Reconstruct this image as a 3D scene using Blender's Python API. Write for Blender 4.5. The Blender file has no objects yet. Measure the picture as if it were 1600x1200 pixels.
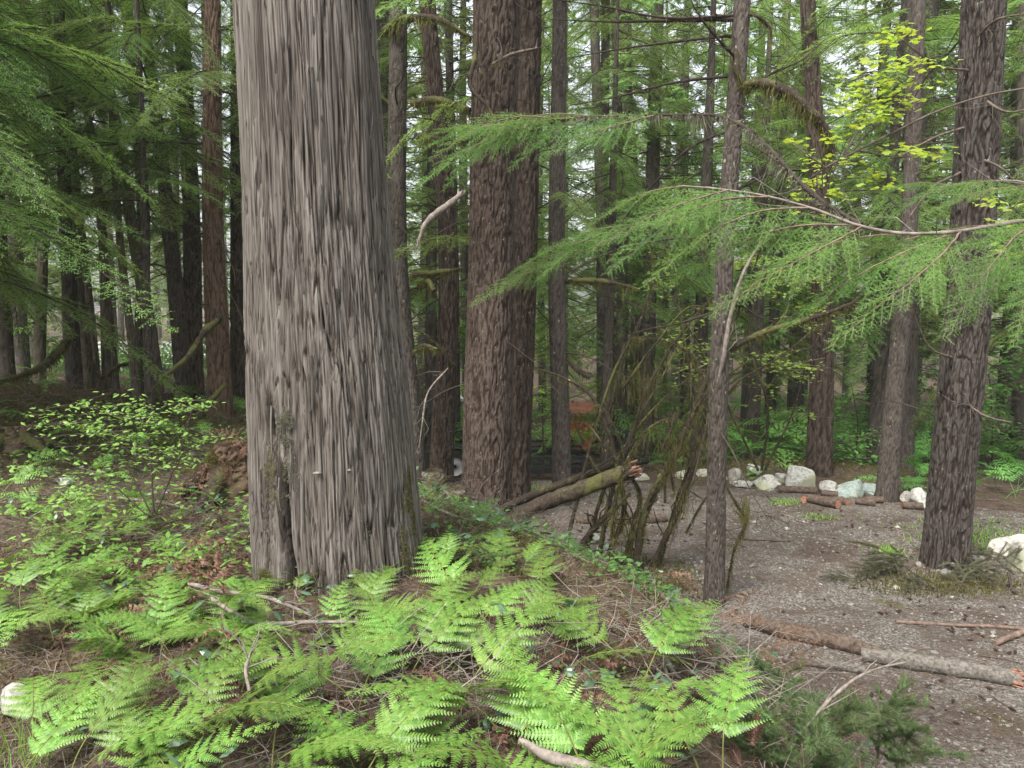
import bpy, math
import numpy as np
from mathutils import Vector, Matrix, Euler

S = bpy.context.scene
COL = S.collection
R = math.radians
PI = math.pi

# ------------------------------------------------------------------ camera, sky, sun, exposure
PITCH = R(6.3); FPX = 1209.0; CAM = np.array([0.0, 0.0, 1.6])
cd = bpy.data.cameras.new("camera"); cam = bpy.data.objects.new("camera", cd); COL.objects.link(cam)
cam.location = CAM; cam.rotation_euler = (PI/2 - PITCH, 0, 0)
cd.sensor_width = 36.0; cd.lens = 36.0*FPX/1600.0; cd.clip_start = 0.05; cd.clip_end = 600
S.camera = cam

SUN_EL, SUN_AZ = R(58), R(215)       # azimuth clockwise from +Y: light from behind and to the left
w = bpy.data.worlds.new("World"); S.world = w; w.use_nodes = True
nt = w.node_tree; nt.nodes.clear()
sky = nt.nodes.new("ShaderNodeTexSky"); sky.sky_type = 'NISHITA'; sky.sun_disc = False
sky.sun_elevation = SUN_EL; sky.sun_rotation = SUN_AZ
sky.air_density = 1.0; sky.dust_density = 4.0; sky.ozone_density = 0.6
hsv = nt.nodes.new("ShaderNodeHueSaturation"); hsv.inputs['Saturation'].default_value = 0.28
bg = nt.nodes.new("ShaderNodeBackground"); bg.inputs['Strength'].default_value = 0.15
wo = nt.nodes.new("ShaderNodeOutputWorld")
nt.links.new(sky.outputs[0], hsv.inputs['Color']); nt.links.new(hsv.outputs[0], bg.inputs[0]); nt.links.new(bg.outputs[0], wo.inputs[0])
sd = bpy.data.lights.new("sun", 'SUN'); sd.energy = 2.3; sd.angle = R(18); sd.color = (1.0, 0.96, 0.88)
sun = bpy.data.objects.new("sun", sd); COL.objects.link(sun)
dv = Vector((math.sin(SUN_AZ)*math.cos(SUN_EL), math.cos(SUN_AZ)*math.cos(SUN_EL), math.sin(SUN_EL)))
sun.rotation_euler = dv.to_track_quat('Z', 'Y').to_euler()
S.view_settings.view_transform = 'Standard'; S.view_settings.look = 'None'
S.view_settings.exposure = 1.40; S.view_settings.gamma = 1.0; S.view_settings.use_curve_mapping = False
S.render.engine = 'CYCLES'
S.cycles.max_bounces = 7; S.cycles.diffuse_bounces = 4; S.cycles.transmission_bounces = 4; S.cycles.glossy_bounces = 2
S.cycles.use_denoising = True
S.cycles.denoiser = 'OPENIMAGEDENOISE'; S.cycles.denoising_input_passes = 'RGB_ALBEDO_NORMAL'; S.cycles.denoising_prefilter = 'NONE'

_fw = np.array([0, math.cos(PITCH), -math.sin(PITCH)]); _up = np.array([0, math.sin(PITCH), math.cos(PITCH)])
def ray(px, py):
    return _fw + (px-800)/FPX*np.array([1.0, 0, 0]) + (600-py)/FPX*_up
def at(px, py, d):
    r = ray(px, py); return CAM + r*(d/r[1])

# ------------------------------------------------------------------ noise
_rs = np.random.RandomState(7)
_perm = _rs.permutation(256); _perm = np.concatenate([_perm, _perm, _perm])
_grad = _rs.normal(size=(256, 3)); _grad /= np.linalg.norm(_grad, axis=1)[:, None]
def pn(x, y, z=0.0):
    x, y, z = np.broadcast_arrays(np.asarray(x, float), np.asarray(y, float), np.asarray(z, float))
    xi, yi, zi = np.floor(x).astype(int), np.floor(y).astype(int), np.floor(z).astype(int)
    xf, yf, zf = x-xi, y-yi, z-zi
    f = lambda t: t*t*t*(t*(t*6-15)+10)
    u, v, ww = f(xf), f(yf), f(zf); out = 0
    for a in (0, 1):
        for b in (0, 1):
            for c in (0, 1):
                h = _perm[_perm[_perm[(xi+a) & 255]+((yi+b) & 255)]+((zi+c) & 255)]
                g = _grad[h]
                dd = g[..., 0]*(xf-a)+g[..., 1]*(yf-b)+g[..., 2]*(zf-c)
                out = out+dd*(u if a else 1-u)*(v if b else 1-v)*(ww if c else 1-ww)
    return out*1.5
def sst(a, b, x):
    t = np.clip((x-a)/(b-a), 0, 1); return t*t*(3-2*t)

# ------------------------------------------------------------------ terrain
_by = [-20, 2, 3.5, 5, 6.8, 8, 9.5, 11.5, 14, 20, 60]
_bx = [2.6, 2.5, 2.25, 1.9, 1.45, 0.5, -0.4, -1.8, -3.0, -5, -20]
def slope_s(x, y):
    wd = np.interp(y, [4.4, 6, 7, 9], [1.75, 2.6, 3.0, 3.2]); d_ = x-np.interp(y, _by, _bx)-0.25*pn(x*0.5, y*0.5, 3.3)
    return sst(0, 1, (d_+wd)/(wd+0.1))
def H(x, y, fine=True):
    x = np.asarray(x, float); y = np.asarray(y, float)
    s = slope_s(x, y)
    z = -1.0*s
    z = z-0.085*np.clip(y-8.5, 0, 30)*s-0.07*np.clip(y-12.5, 0, 26)*(1-s)
    z = z+0.5*np.exp(-(((x+6.6)/2.6)**2+((y-9.2)/2.2)**2))             # mossy hummock at the left
    z = z+0.28*np.exp(-(((x-4.6)/2.2)**2+((y-12.6)/0.9)**2))          # mossy bank behind the boulders
    z = z+0.22*np.exp(-(((x+0.95)/0.9)**2+((y-4.1)/0.8)**2))*0.4       # swelling round the big tree
    if fine:
        z = z+0.10*pn(x*0.7, y*0.7, 1.1)*(1-0.7*s)+0.05*pn(x*2.1, y*2.1, 5.0)*(1-0.75*s)
        z = z+0.022*pn(x*6, y*6, 9.0)*(1-0.6*s)+0.008*pn(x*17, y*17, 2.0)
    return z
def hit(px, py, dmax=60):
    r = ray(px, py); t = np.linspace(1.0, dmax, 3000)
    P = CAM[None]+r[None]*t[:, None]
    below = np.nonzero(P[:, 2] < H(P[:, 0], P[:, 1]))[0]
    return P[below[0]] if len(below) else P[-1]
def gpt(px, py, d):
    p = at(px, py, d); p[2] = H(p[0], p[1]); return p
def gravel_mask(x, y):
    n = 0.5*pn(x*0.8, y*0.8, 7)+0.25*pn(x*2.3, y*2.3, 2)
    m = sst(-0.35, 0.15, x-np.interp(y, _by, _bx)+n)
    back = np.interp(x, [-1, 1.5, 2.5, 4.2, 5.2, 7, 12], [12.2, 11.9, 11.6, 11.1, 10.2, 9.6, 9.0])
    m = m*(1-sst(-0.3, 0.3, y-back+0.6*n))
    return m

# ------------------------------------------------------------------ mesh builder
class MB:
    def __init__(s): s.V = []; s.F = []; s.n = 0; s.attr = []
    def add(s, V, F, m=0, h=None):
        V = np.asarray(V, float).reshape(-1, 3); F = np.asarray(F, int)
        if len(F) == 0: return
        s.V.append(V); s.F.append((F+s.n, m)); s.n += len(V)
        s.attr.append(np.zeros(len(V)) if h is None else np.asarray(h, float).ravel())
    def mesh(s, name, mats, smooth=True):
        me = bpy.data.meshes.new(name); V = np.concatenate(s.V)
        me.vertices.add(len(V)); me.vertices.foreach_set('co', V.astype(np.float32).ravel())
        idx = np.concatenate([f.ravel() for f, _ in s.F]); k = np.concatenate([np.full(len(f), f.shape[1]) for f, _ in s.F])
        mi = np.concatenate([np.full(len(f), m) for f, m in s.F])
        me.loops.add(len(idx)); me.loops.foreach_set('vertex_index', idx.astype(np.int32))
        me.polygons.add(len(k)); st = np.concatenate([[0], np.cumsum(k)[:-1]])
        me.polygons.foreach_set('loop_start', st.astype(np.int32)); me.polygons.foreach_set('loop_total', k.astype(np.int32))
        me.polygons.foreach_set('material_index', mi.astype(np.int32))
        me.polygons.foreach_set('use_smooth', np.full(len(k), bool(smooth)))
        a = me.attributes.new('h', 'FLOAT', 'POINT'); a.data.foreach_set('value', np.concatenate(s.attr).astype(np.float32))
        for m in mats: me.materials.append(m)
        me.update(calc_edges=True); return me

def link(name, me, parent=None, loc=(0, 0, 0), rot=(0, 0, 0), sc=1.0):
    o = bpy.data.objects.new(name, me); COL.objects.link(o)
    o.location = loc; o.rotation_euler = rot
    o.scale = (sc, sc, sc) if np.isscalar(sc) else sc
    if parent: o.parent = parent
    return o
def tag(o, label=None, cat=None, group=None, kind=None):
    if label: o['label'] = label
    if cat: o['category'] = cat
    if group: o['group'] = group
    if kind: o['kind'] = kind
    return o
def thing(name, loc, label, cat, group=None, rz=0):
    o = link(name, None, loc=loc, rot=(0, 0, rz)); return tag(o, label, cat, group)

def frames(P):
    T = np.gradient(P, axis=0); T /= np.linalg.norm(T, axis=1)[:, None]+1e-9
    ref = np.array([0, 0, 1.0]) if abs(T[0, 2]) < 0.8 else np.array([1.0, 0, 0])
    A = np.cross(T, ref); A /= np.linalg.norm(A, axis=1)[:, None]+1e-9
    B = np.cross(A, T); return T, A, B
def smooth_path(pts, n):
    pts = np.asarray(pts, float); k = len(pts)
    if k == 2: t = np.linspace(0, 1, n)[:, None]; return pts[0]*(1-t)+pts[1]*t
    d = np.concatenate([[0], np.cumsum(np.linalg.norm(np.diff(pts, axis=0), axis=1))])
    m = np.gradient(pts, d, axis=0); s = np.linspace(0, d[-1], n)
    i = np.clip(np.searchsorted(d, s)-1, 0, k-2); h = (d[i+1]-d[i]); t = ((s-d[i])/h)[:, None]; h = h[:, None]
    return (2*t**3-3*t**2+1)*pts[i]+(t**3-2*t**2+t)*h*m[i]+(-2*t**3+3*t**2)*pts[i+1]+(t**3-t**2)*h*m[i+1]
def tube(mb, P, rad, sides=6, m=0, rough=0.0, seed=0.0, caps=True, frq=8.0):
    P = np.asarray(P, float); n = len(P); rad = np.broadcast_to(np.asarray(rad, float), (n,))
    T, A, B = frames(P); th = np.arange(sides)*2*PI/sides
    ring = A[:, None]*np.cos(th)[None, :, None]+B[:, None]*np.sin(th)[None, :, None]
    rr = np.repeat(rad[:, None], sides, 1)
    if rough:
        Q = P[:, None]+ring*rad[:, None, None]
        rr = rr*(1+rough*pn(Q[..., 0]*frq+seed, Q[..., 1]*frq, Q[..., 2]*frq))
    V = (P[:, None]+ring*rr[..., None]).reshape(-1, 3)
    i = np.arange(n-1)[:, None]*sides; j = np.arange(sides)[None]; j2 = (j+1) % sides
    F = np.stack([i+j, i+j2, i+sides+j2, i+sides+j], -1).reshape(-1, 4)
    mb.add(V, F, m)
    if caps:
        c = np.concatenate([V[-sides:], [P[-1]]]); mb.add(c, [[q, (q+1) % sides, sides] for q in range(sides)], m)
        c = np.concatenate([V[:sides], [P[0]]]); mb.add(c, [[(q+1) % sides, q, sides] for q in range(sides)], m)
def unit(v): return v/(np.linalg.norm(v, axis=-1, keepdims=True)+1e-9)
def sticks(mb, P, D, L, r, m=0, bend=0.0, rng=None):
    """thin three-sided prisms, P base, D direction, tapered"""
    P = np.asarray(P, float); D = unit(np.asarray(D, float)); n = len(P)
    L = np.broadcast_to(L, (n,))[:, None]; r = np.broadcast_to(r, (n,))[:, None]
    A = unit(np.cross(D, np.array([0.13, 0.2, 0.97]))); B = np.cross(A, D)
    mid = P+D*L*0.5
    if bend: mid = mid+(A*rng.normal(size=(n, 1))+B*rng.normal(size=(n, 1)))*L*bend
    V = []
    for c, k in ((P, 1.0), (mid, 0.85), (P+D*L, 0.45)):
        for a in range(3): V.append(c+(A*math.cos(a*2.094)+B*math.sin(a*2.094))*r*k)
    V = np.stack(V, 1).reshape(-1, 3); base = np.arange(n)[:, None]*9; F = []
    for lv in (0, 3):
        for a in range(3):
            b = (a+1) % 3; F.append(base+np.array([[lv+a, lv+b, lv+3+b, lv+3+a]]))
    mb.add(V, np.concatenate(F), m)
def stamp(mb, TV, TF, P, M, m=0):
    """copy template verts TV, faces TF to every P with matrices M (n,3,3)"""
    n = len(P); V = np.einsum('nij,kj->nki', M, TV)+P[:, None]
    F = (np.asarray(TF)[None]+np.arange(n)[:, None, None]*len(TV)).reshape(-1, np.asarray(TF).shape[1])
    mb.add(V.reshape(-1, 3), F, m)
def rots(rng, n, tilt=0.3, scale=(0.7, 1.3)):
    a = rng.uniform(0, 2*PI, n); tx = rng.normal(0, tilt, n); ty = rng.normal(0, tilt, n)
    s = rng.uniform(*scale, n)
    out = np.zeros((n, 3, 3))
    Z = unit(np.stack([tx, ty, np.ones(n)], 1)); X = np.stack([np.cos(a), np.sin(a), np.zeros(n)], 1)
    X = unit(X-Z*(X*Z).sum(1)[:, None]); Y = np.cross(Z, X)
    out[:, :, 0] = X; out[:, :, 1] = Y; out[:, :, 2] = Z
    return out*s[:, None, None]

# ------------------------------------------------------------------ materials
def newmat(name):
    m = bpy.data.materials.new(name); m.use_nodes = True; t = m.node_tree; t.nodes.clear()
    out = t.nodes.new('ShaderNodeOutputMaterial'); return m, t, out
def N(t, typ, **kw):
    n = t.nodes.new(typ)
    for k, v in kw.items():
        if k in n.inputs: n.inputs[k].default_value = v
        else: setattr(n, k, v)
    return n
def L(t, a, b): t.links.new(a, b)
def ramp(t, fac, stops):
    r = N(t, 'ShaderNodeValToRGB'); e = r.color_ramp.elements
    while len(e) < len(stops): e.new(0.5)
    for el, (p, c) in zip(e, stops): el.position = p; el.color = (c[0], c[1], c[2], 1)
    L(t, fac, r.inputs[0]); return r.outputs[0]
def noise(t, vec, scale, detail=4, rough=0.55, dist=0.0):
    n = N(t, 'ShaderNodeTexNoise'); n.inputs['Scale'].default_value = scale; n.inputs['Detail'].default_value = detail
    n.inputs['Roughness'].default_value = rough; n.inputs['Distortion'].default_value = dist
    if vec is not None: L(t, vec, n.inputs['Vector'])
    return n.outputs['Fac']
def coords(t, scale=(1, 1, 1), kind='Object'):
    tc = N(t, 'ShaderNodeTexCoord'); mp = N(t, 'ShaderNodeMapping'); mp.inputs['Scale'].default_value = scale
    L(t, tc.outputs[kind], mp.inputs[0]); return mp.outputs[0]
def mixc(t, fac, a, b):
    n = N(t, 'ShaderNodeMix', data_type='RGBA')
    if isinstance(fac, (int, float)): n.inputs[0].default_value = fac
    else: L(t, fac, n.inputs[0])
    for s, i in ((a, 6), (b, 7)):
        if isinstance(s, tuple): n.inputs[i].default_value = (s[0], s[1], s[2], 1)
        else: L(t, s, n.inputs[i])
    return n.outputs[2]
def mth(t, op, a, b=None, clamp=False):
    n = N(t, 'ShaderNodeMath', operation=op); n.use_clamp = clamp
    for s, i in ((a, 0), (b, 1)):
        if s is None: continue
        if isinstance(s, (int, float)): n.inputs[i].default_value = s
        else: L(t, s, n.inputs[i])
    return n.outputs[0]
def ss(t, x, a, b):
    n = N(t, 'ShaderNodeMapRange', interpolation_type='SMOOTHSTEP'); L(t, x, n.inputs[0])
    n.inputs[1].default_value = a; n.inputs[2].default_value = b; return n.outputs[0]

def foliage(name, c1, c2, trans=0.4, hue=0.02, val=0.35, rough=0.55, spec=0.3, scale=2.5, c3=None):
    m, t, out = newmat(name)
    geo = N(t, 'ShaderNodeNewGeometry'); inf = N(t, 'ShaderNodeObjectInfo')
    f = noise(t, geo.outputs['Position'], scale, 3)
    rpi = geo.outputs['Random Per Island']
    f2 = mth(t, 'ADD', mth(t, 'MULTIPLY', f, 0.7), mth(t, 'MULTIPLY', rpi, 0.3))
    st = [(0.25, c1), (0.75, c2)] if c3 is None else [(0.2, c1), (0.55, c2), (0.85, c3)]
    c = ramp(t, f2, st)
    h = N(t, 'ShaderNodeHueSaturation'); L(t, c, h.inputs['Color'])
    L(t, mth(t, 'ADD', mth(t, 'MULTIPLY', inf.outputs['Random'], hue*2), 0.5-hue), h.inputs['Hue'])
    L(t, mth(t, 'ADD', mth(t, 'MULTIPLY', inf.outputs['Random'], val), 1-val*0.5), h.inputs['Value'])
    p = N(t, 'ShaderNodeBsdfPrincipled', Roughness=rough); L(t, h.outputs[0], p.inputs['Base Color'])
    p.inputs['Specular IOR Level'].default_value = spec
    tr = N(t, 'ShaderNodeBsdfTranslucent')
    h2 = N(t, 'ShaderNodeHueSaturation'); h2.inputs['Value'].default_value = 1.35; h2.inputs['Hue'].default_value = 0.49; h2.inputs['Saturation'].default_value = 1.1
    L(t, h.outputs[0], h2.inputs['Color']); L(t, h2.outputs[0], tr.inputs[0])
    mx = N(t, 'ShaderNodeMixShader'); mx.inputs[0].default_value = trans
    L(t, p.outputs[0], mx.inputs[1]); L(t, tr.outputs[0], mx.inputs[2]); L(t, mx.outputs[0], out.inputs[0]); return m

def bark(name, hi, lo, fx=30, fz=7, moss=0.0, lichen=0.0, bump=0.02, useh=False, mosscol=(0.075, 0.074, 0.028), var=0.3, hweight=0.5, mid=None, cracks=False):
    m, t, out = newmat(name)
    v = coords(t, (fx, fx, fz)); n1 = noise(t, v, 1.0, 5, 0.6, 0.3)
    v2 = coords(t, (fx*0.22, fx*0.22, fz*0.15)); n2 = noise(t, v2, 1.0, 3)
    v3 = coords(t, (fx*3.5, fx*3.5, fz*2.5)); n3 = noise(t, v3, 1.0, 3, 0.7)
    fac = mth(t, 'ADD', mth(t, 'MULTIPLY', n1, 0.65), mth(t, 'MULTIPLY', n3, 0.35))
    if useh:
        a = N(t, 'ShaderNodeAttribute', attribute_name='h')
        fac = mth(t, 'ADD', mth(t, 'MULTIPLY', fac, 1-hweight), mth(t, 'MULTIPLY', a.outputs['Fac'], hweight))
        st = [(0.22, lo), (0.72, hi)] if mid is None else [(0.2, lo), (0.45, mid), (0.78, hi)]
    else: st = [(0.36, lo), (0.64, hi)]
    c = ramp(t, fac, st)
    hs = N(t, 'ShaderNodeHueSaturation'); L(t, c, hs.inputs['Color'])
    inf = N(t, 'ShaderNodeObjectInfo')
    L(t, mth(t, 'ADD', mth(t, 'MULTIPLY', n2, 0.8), 0.6), hs.inputs['Value'])
    c = hs.outputs[0]
    h2 = N(t, 'ShaderNodeHueSaturation'); L(t, c, h2.inputs['Color'])
    L(t, mth(t, 'ADD', mth(t, 'MULTIPLY', inf.outputs['Random'], var), 1-var/2), h2.inputs['Value']); c = h2.outputs[0]
    if cracks:
        for (cx_, cz_, w_, a_) in ((17, 0.28, 0.018, 0.75), (38, 0.5, 0.022, 0.5), (85, 1.2, 0.035, 0.32)):
            nn_ = noise(t, coords(t, (cx_, cx_, cz_)), 1.0, 2, 0.5, 0.25); dd_ = mth(t, 'ABSOLUTE', mth(t, 'SUBTRACT', nn_, 0.5))
            k_ = mth(t, 'MULTIPLY', mth(t, 'SUBTRACT', 1.0, ss(t, dd_, 0.0, w_)), a_); c = mixc(t, k_, c, (0.016, 0.0115, 0.009)); fac = mth(t, 'SUBTRACT', fac, mth(t, 'MULTIPLY', k_, 0.6))
    if cracks: c = mixc(t, mth(t, 'SUBTRACT', 1.0, ss(t, N(t, 'ShaderNodeAttribute', attribute_name='h').outputs['Fac'], 0.03, 0.13)), c, (0.010, 0.007, 0.006))  # deepest bark recesses and scar coloured near-black, shade painted into the colour
    if lichen > 0:
        vl = coords(t, (26, 26, 18)); nl = noise(t, vl, 1.0, 4, 0.7)
        c = mixc(t, mth(t, 'MULTIPLY', ss(t, nl, 0.66-lichen*0.2, 0.74-lichen*0.2), 0.75), c, (0.30, 0.31, 0.25))
    if moss > 0:
        vm = coords(t, (2.2, 2.2, 1.1)); nm = noise(t, vm, 1.0, 5, 0.65)
        vm2 = coords(t, (60, 60, 60)); nm2 = noise(t, vm2, 1.0, 2)
        mc = mixc(t, nm2, tuple(x*0.6 for x in mosscol), tuple(x*1.6 for x in mosscol))
        c = mixc(t, ss(t, mth(t, 'ADD', nm, mth(t, 'MULTIPLY', nm2, 0.12)), 0.74-moss*0.3, 0.84-moss*0.3), c, mc)
    p = N(t, 'ShaderNodeBsdfPrincipled', Roughness=0.9); p.inputs['Specular IOR Level'].default_value = 0.15
    L(t, c, p.inputs['Base Color'])
    b = N(t, 'ShaderNodeBump', Strength=0.9, Distance=bump); L(t, fac, b.inputs['Height']); L(t, b.outputs[0], p.inputs['Normal'])
    L(t, p.outputs[0], out.inputs[0]); return m

def plain(name, c, rough=0.7, var=0.25, scale=8, spec=0.2, bump=0.0, metal=0.0, c2=None):
    m, t, out = newmat(name); v = coords(t); n = noise(t, v, scale, 5, 0.6)
    c2 = c2 or tuple(min(1, x*(1+var)) for x in c); c1 = tuple(x*(1-var) for x in c)
    col = ramp(t, n, [(0.3, c1), (0.7, c2)])
    p = N(t, 'ShaderNodeBsdfPrincipled', Roughness=rough, Metallic=metal); p.inputs['Specular IOR Level'].default_value = spec
    L(t, col, p.inputs['Base Color'])
    if bump:
        b = N(t, 'ShaderNodeBump', Strength=0.8, Distance=bump); L(t, n, b.inputs['Height']); L(t, b.outputs[0], p.inputs['Normal'])
    L(t, p.outputs[0], out.inputs[0]); return m

def ground_mat(name):
    m, t, out = newmat(name); geo = N(t, 'ShaderNodeNewGeometry'); P = geo.outputs['Position']
    a = N(t, 'ShaderNodeAttribute', attribute_name='h').outputs['Fac']
    nb = noise(t, P, 0.9, 5, 0.6); nf = noise(t, P, 45, 3, 0.7); nm = noise(t, P, 7, 5, 0.65); nv = noise(t, P, 160, 2, 0.6)
    # litter floor
    lit = ramp(t, mth(t, 'ADD', mth(t, 'MULTIPLY', nf, 0.6), mth(t, 'MULTIPLY', nm, 0.4)), [(0.3, (0.028, 0.018, 0.013)), (0.5, (0.074, 0.053, 0.039)), (0.68, (0.16, 0.125, 0.098))])
    moss = ramp(t, nf, [(0.3, (0.035, 0.037, 0.012)), (0.7, (0.105, 0.105, 0.028))])
    floor = mixc(t, ss(t, mth(t, 'ADD', nb, mth(t, 'MULTIPLY', nm, 0.35)), 0.72, 0.86), lit, moss)
    # gravel with needle litter
    vo = N(t, 'ShaderNodeTexVoronoi', Scale=75.0); L(t, P, vo.inputs['Vector'])
    sepc = N(t, 'ShaderNodeSeparateColor'); L(t, vo.outputs['Color'], sepc.inputs[0])
    g = ramp(t, mth(t, 'ADD', mth(t, 'MULTIPLY', sepc.outputs[0], 0.55), mth(t, 'MULTIPLY', nv, 0.45)), [(0.2, (0.050, 0.043, 0.037)), (0.55, (0.130, 0.117, 0.103)), (0.9, (0.29, 0.275, 0.25))])
    need = ramp(t, nf, [(0.3, (0.036, 0.027, 0.021)), (0.7, (0.112, 0.086, 0.068))])
    ngm = noise(t, P, 1.7, 6, 0.7, 0.6)
    gr = mixc(t, ss(t, mth(t, 'ADD', mth(t, 'MULTIPLY', ngm, 0.75), mth(t, 'MULTIPLY', nf, 0.25)), 0.42, 0.60), g, need)
    mg = noise(t, P, 1.1, 5, 0.6, 0.2)
    gr = mixc(t, mth(t, 'MULTIPLY', ss(t, mth(t, 'ADD', mg, mth(t, 'MULTIPLY', nm, 0.2)), 0.72, 0.8), 0.7), gr, moss)
    edge = mth(t, 'ADD', a, mth(t, 'MULTIPLY', mth(t, 'SUBTRACT', nm, 0.5), 0.9))
    c = mixc(t, ss(t, edge, 0.35, 0.62), floor, gr)
    p = N(t, 'ShaderNodeBsdfPrincipled', Roughness=0.95); p.inputs['Specular IOR Level'].default_value = 0.1
    L(t, c, p.inputs['Base Color'])
    b = N(t, 'ShaderNodeBump', Strength=1.0, Distance=0.012); L(t, mth(t, 'ADD', nf, mth(t, 'MULTIPLY', nv, 0.6)), b.inputs['Height']); L(t, b.outputs[0], p.inputs['Normal'])
    L(t, p.outputs[0], out.inputs[0]); return m

M = {}
M['ground'] = ground_mat('forest_ground')
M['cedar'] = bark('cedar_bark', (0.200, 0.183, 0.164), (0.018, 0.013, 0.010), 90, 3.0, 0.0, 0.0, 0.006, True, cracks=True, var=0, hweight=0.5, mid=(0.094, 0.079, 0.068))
M['cedar_hollow'] = bark('rotten_cedar_wood', (0.24, 0.2, 0.165), (0.03, 0.024, 0.02), 40, 12, 0.25, 0.3, 0.01, True, var=0, hweight=0.5)
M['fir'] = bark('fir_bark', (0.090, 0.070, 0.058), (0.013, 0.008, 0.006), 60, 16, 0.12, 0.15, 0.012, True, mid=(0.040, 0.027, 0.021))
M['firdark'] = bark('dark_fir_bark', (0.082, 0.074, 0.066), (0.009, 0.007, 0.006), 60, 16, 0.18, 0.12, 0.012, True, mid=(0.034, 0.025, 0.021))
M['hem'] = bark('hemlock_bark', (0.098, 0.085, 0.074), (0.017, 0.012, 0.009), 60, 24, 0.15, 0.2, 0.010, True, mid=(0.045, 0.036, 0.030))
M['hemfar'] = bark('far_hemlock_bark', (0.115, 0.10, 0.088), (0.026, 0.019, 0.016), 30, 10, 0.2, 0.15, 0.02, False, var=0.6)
M['mossbark'] = bark('mossy_bark', (0.15, 0.125, 0.095), (0.026, 0.019, 0.014), 60, 20, 0.62, 0.2, 0.012, True)
M['rot'] = bark('rotten_red_bark', (0.135, 0.088, 0.064), (0.024, 0.013, 0.010), 60, 9, 0.35, 0.1, 0.02, True)
M['logmoss'] = bark('mossy_log_bark', (0.085, 0.066, 0.048), (0.022, 0.013, 0.010), 40, 30, 0.40, 0.1, 0.012, False)
M['twig'] = plain('grey_twig', (0.10, 0.078, 0.064), 0.9, 0.5, 20)
M['twigdark'] = plain('dark_twig', (0.040, 0.030, 0.025), 0.9, 0.5, 20)
M['palewood'] = plain('pale_dead_wood', (0.17, 0.145, 0.125), 0.85, 0.5, 30, bump=0.003)
M['brownstick'] = plain('brown_stick_bark', (0.15, 0.105, 0.082), 0.9, 0.45, 25, bump=0.004)
M['redwood'] = plain('splintered_red_wood', (0.22, 0.075, 0.045), 0.8, 0.55, 18, bump=0.006, c2=(0.42, 0.24, 0.17))
M['moss'] = foliage('moss', (0.060, 0.060, 0.020), (0.155, 0.148, 0.052), 0.35, 0.01, 0.3, 0.9, 0.05, 6)
M['lichen'] = foliage('hanging_lichen', (0.10, 0.10, 0.065), (0.20, 0.195, 0.145), 0.3, 0.01, 0.2, 0.9, 0.05, 6)
M['needles'] = foliage('hemlock_needles', (0.10, 0.175, 0.045), (0.24, 0.37, 0.10), 0.52, 0.018, 0.4, 0.5, 0.35, 1.4)
M['needlesnear'] = foliage('young_hemlock_needles', (0.052, 0.125, 0.022), (0.145, 0.285, 0.048), 0.45, 0.012, 0.2, 0.45, 0.35, 4)
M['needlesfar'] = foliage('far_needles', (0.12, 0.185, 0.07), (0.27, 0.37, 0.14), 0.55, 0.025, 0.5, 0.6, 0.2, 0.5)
M['cedarleaf'] = foliage('cedar_sprays', (0.10, 0.15, 0.10), (0.24, 0.30, 0.22), 0.3, 0.01, 0.2, 0.5, 0.4, 4)
M['fern'] = foliage('bracken_green', (0.050, 0.115, 0.020), (0.135, 0.250, 0.043), 0.34, 0.010, 0.55, 0.40, 0.5, 3.5, c3=(0.235, 0.335, 0.085))
M['fernstem'] = plain('fern_stalk', (0.12, 0.13, 0.035), 0.6, 0.4, 12)
M['deadfern'] = foliage('dead_bracken', (0.085, 0.046, 0.030), (0.225, 0.138, 0.098), 0.2, 0.01, 0.3, 0.85, 0.1, 9)
M['maple'] = foliage('vine_maple_leaf', (0.20, 0.29, 0.045), (0.38, 0.47, 0.09), 0.5, 0.015, 0.25, 0.45, 0.3, 5)
M['maplegreen'] = foliage('green_maple_leaf', (0.12, 0.23, 0.04), (0.27, 0.40, 0.08), 0.5, 0.015, 0.3, 0.45, 0.3, 3)
M['huckle'] = foliage('huckleberry_leaf', (0.085, 0.195, 0.040), (0.19, 0.35, 0.072), 0.38, 0.012, 0.2, 0.45, 0.4, 6, c3=(0.26, 0.40, 0.09))
M['broad'] = foliage('bramble_leaf', (0.035, 0.085, 0.042), (0.085, 0.16, 0.085), 0.2, 0.02, 0.3, 0.35, 0.55, 6)
M['ground_green'] = foliage('ground_greens', (0.045, 0.10, 0.022), (0.13, 0.22, 0.055), 0.35, 0.015, 0.3, 0.6, 0.2, 3)
M['undergreen'] = foliage('under_greens', (0.06, 0.17, 0.04), (0.18, 0.38, 0.09), 0.4, 0.015, 0.3, 0.6, 0.2, 1.5)
M['pine'] = foliage('pine_needles', (0.055, 0.092, 0.032), (0.135, 0.185, 0.075), 0.3, 0.015, 0.2, 0.5, 0.35, 5)
M['dullpine'] = foliage('wilted_needles', (0.075, 0.08, 0.045), (0.15, 0.15, 0.09), 0.3, 0.01, 0.2, 0.7, 0.2, 5)
M['grass'] = foliage('grass_blades', (0.10, 0.24, 0.03), (0.25, 0.42, 0.07), 0.4, 0.01, 0.2, 0.5, 0.3, 5)
M['cone'] = plain('cone_scales', (0.045, 0.024, 0.018), 0.8, 0.5, 30)
M['coneb'] = plain('big_cone_scales', (0.12, 0.068, 0.048), 0.8, 0.5, 30)
M['cutwood'] = plain('cut_wood', (0.26, 0.125, 0.08), 0.8, 0.4, 20)
M['logbark'] = plain('red_log_bark', (0.066, 0.048, 0.037), 0.9, 0.6, 34, bump=0.012, c2=(0.145, 0.106, 0.083))
M['greybark'] = plain('grey_log_bark', (0.085, 0.073, 0.062), 0.9, 0.4, 44, bump=0.012, c2=(0.20, 0.182, 0.158))

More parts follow.
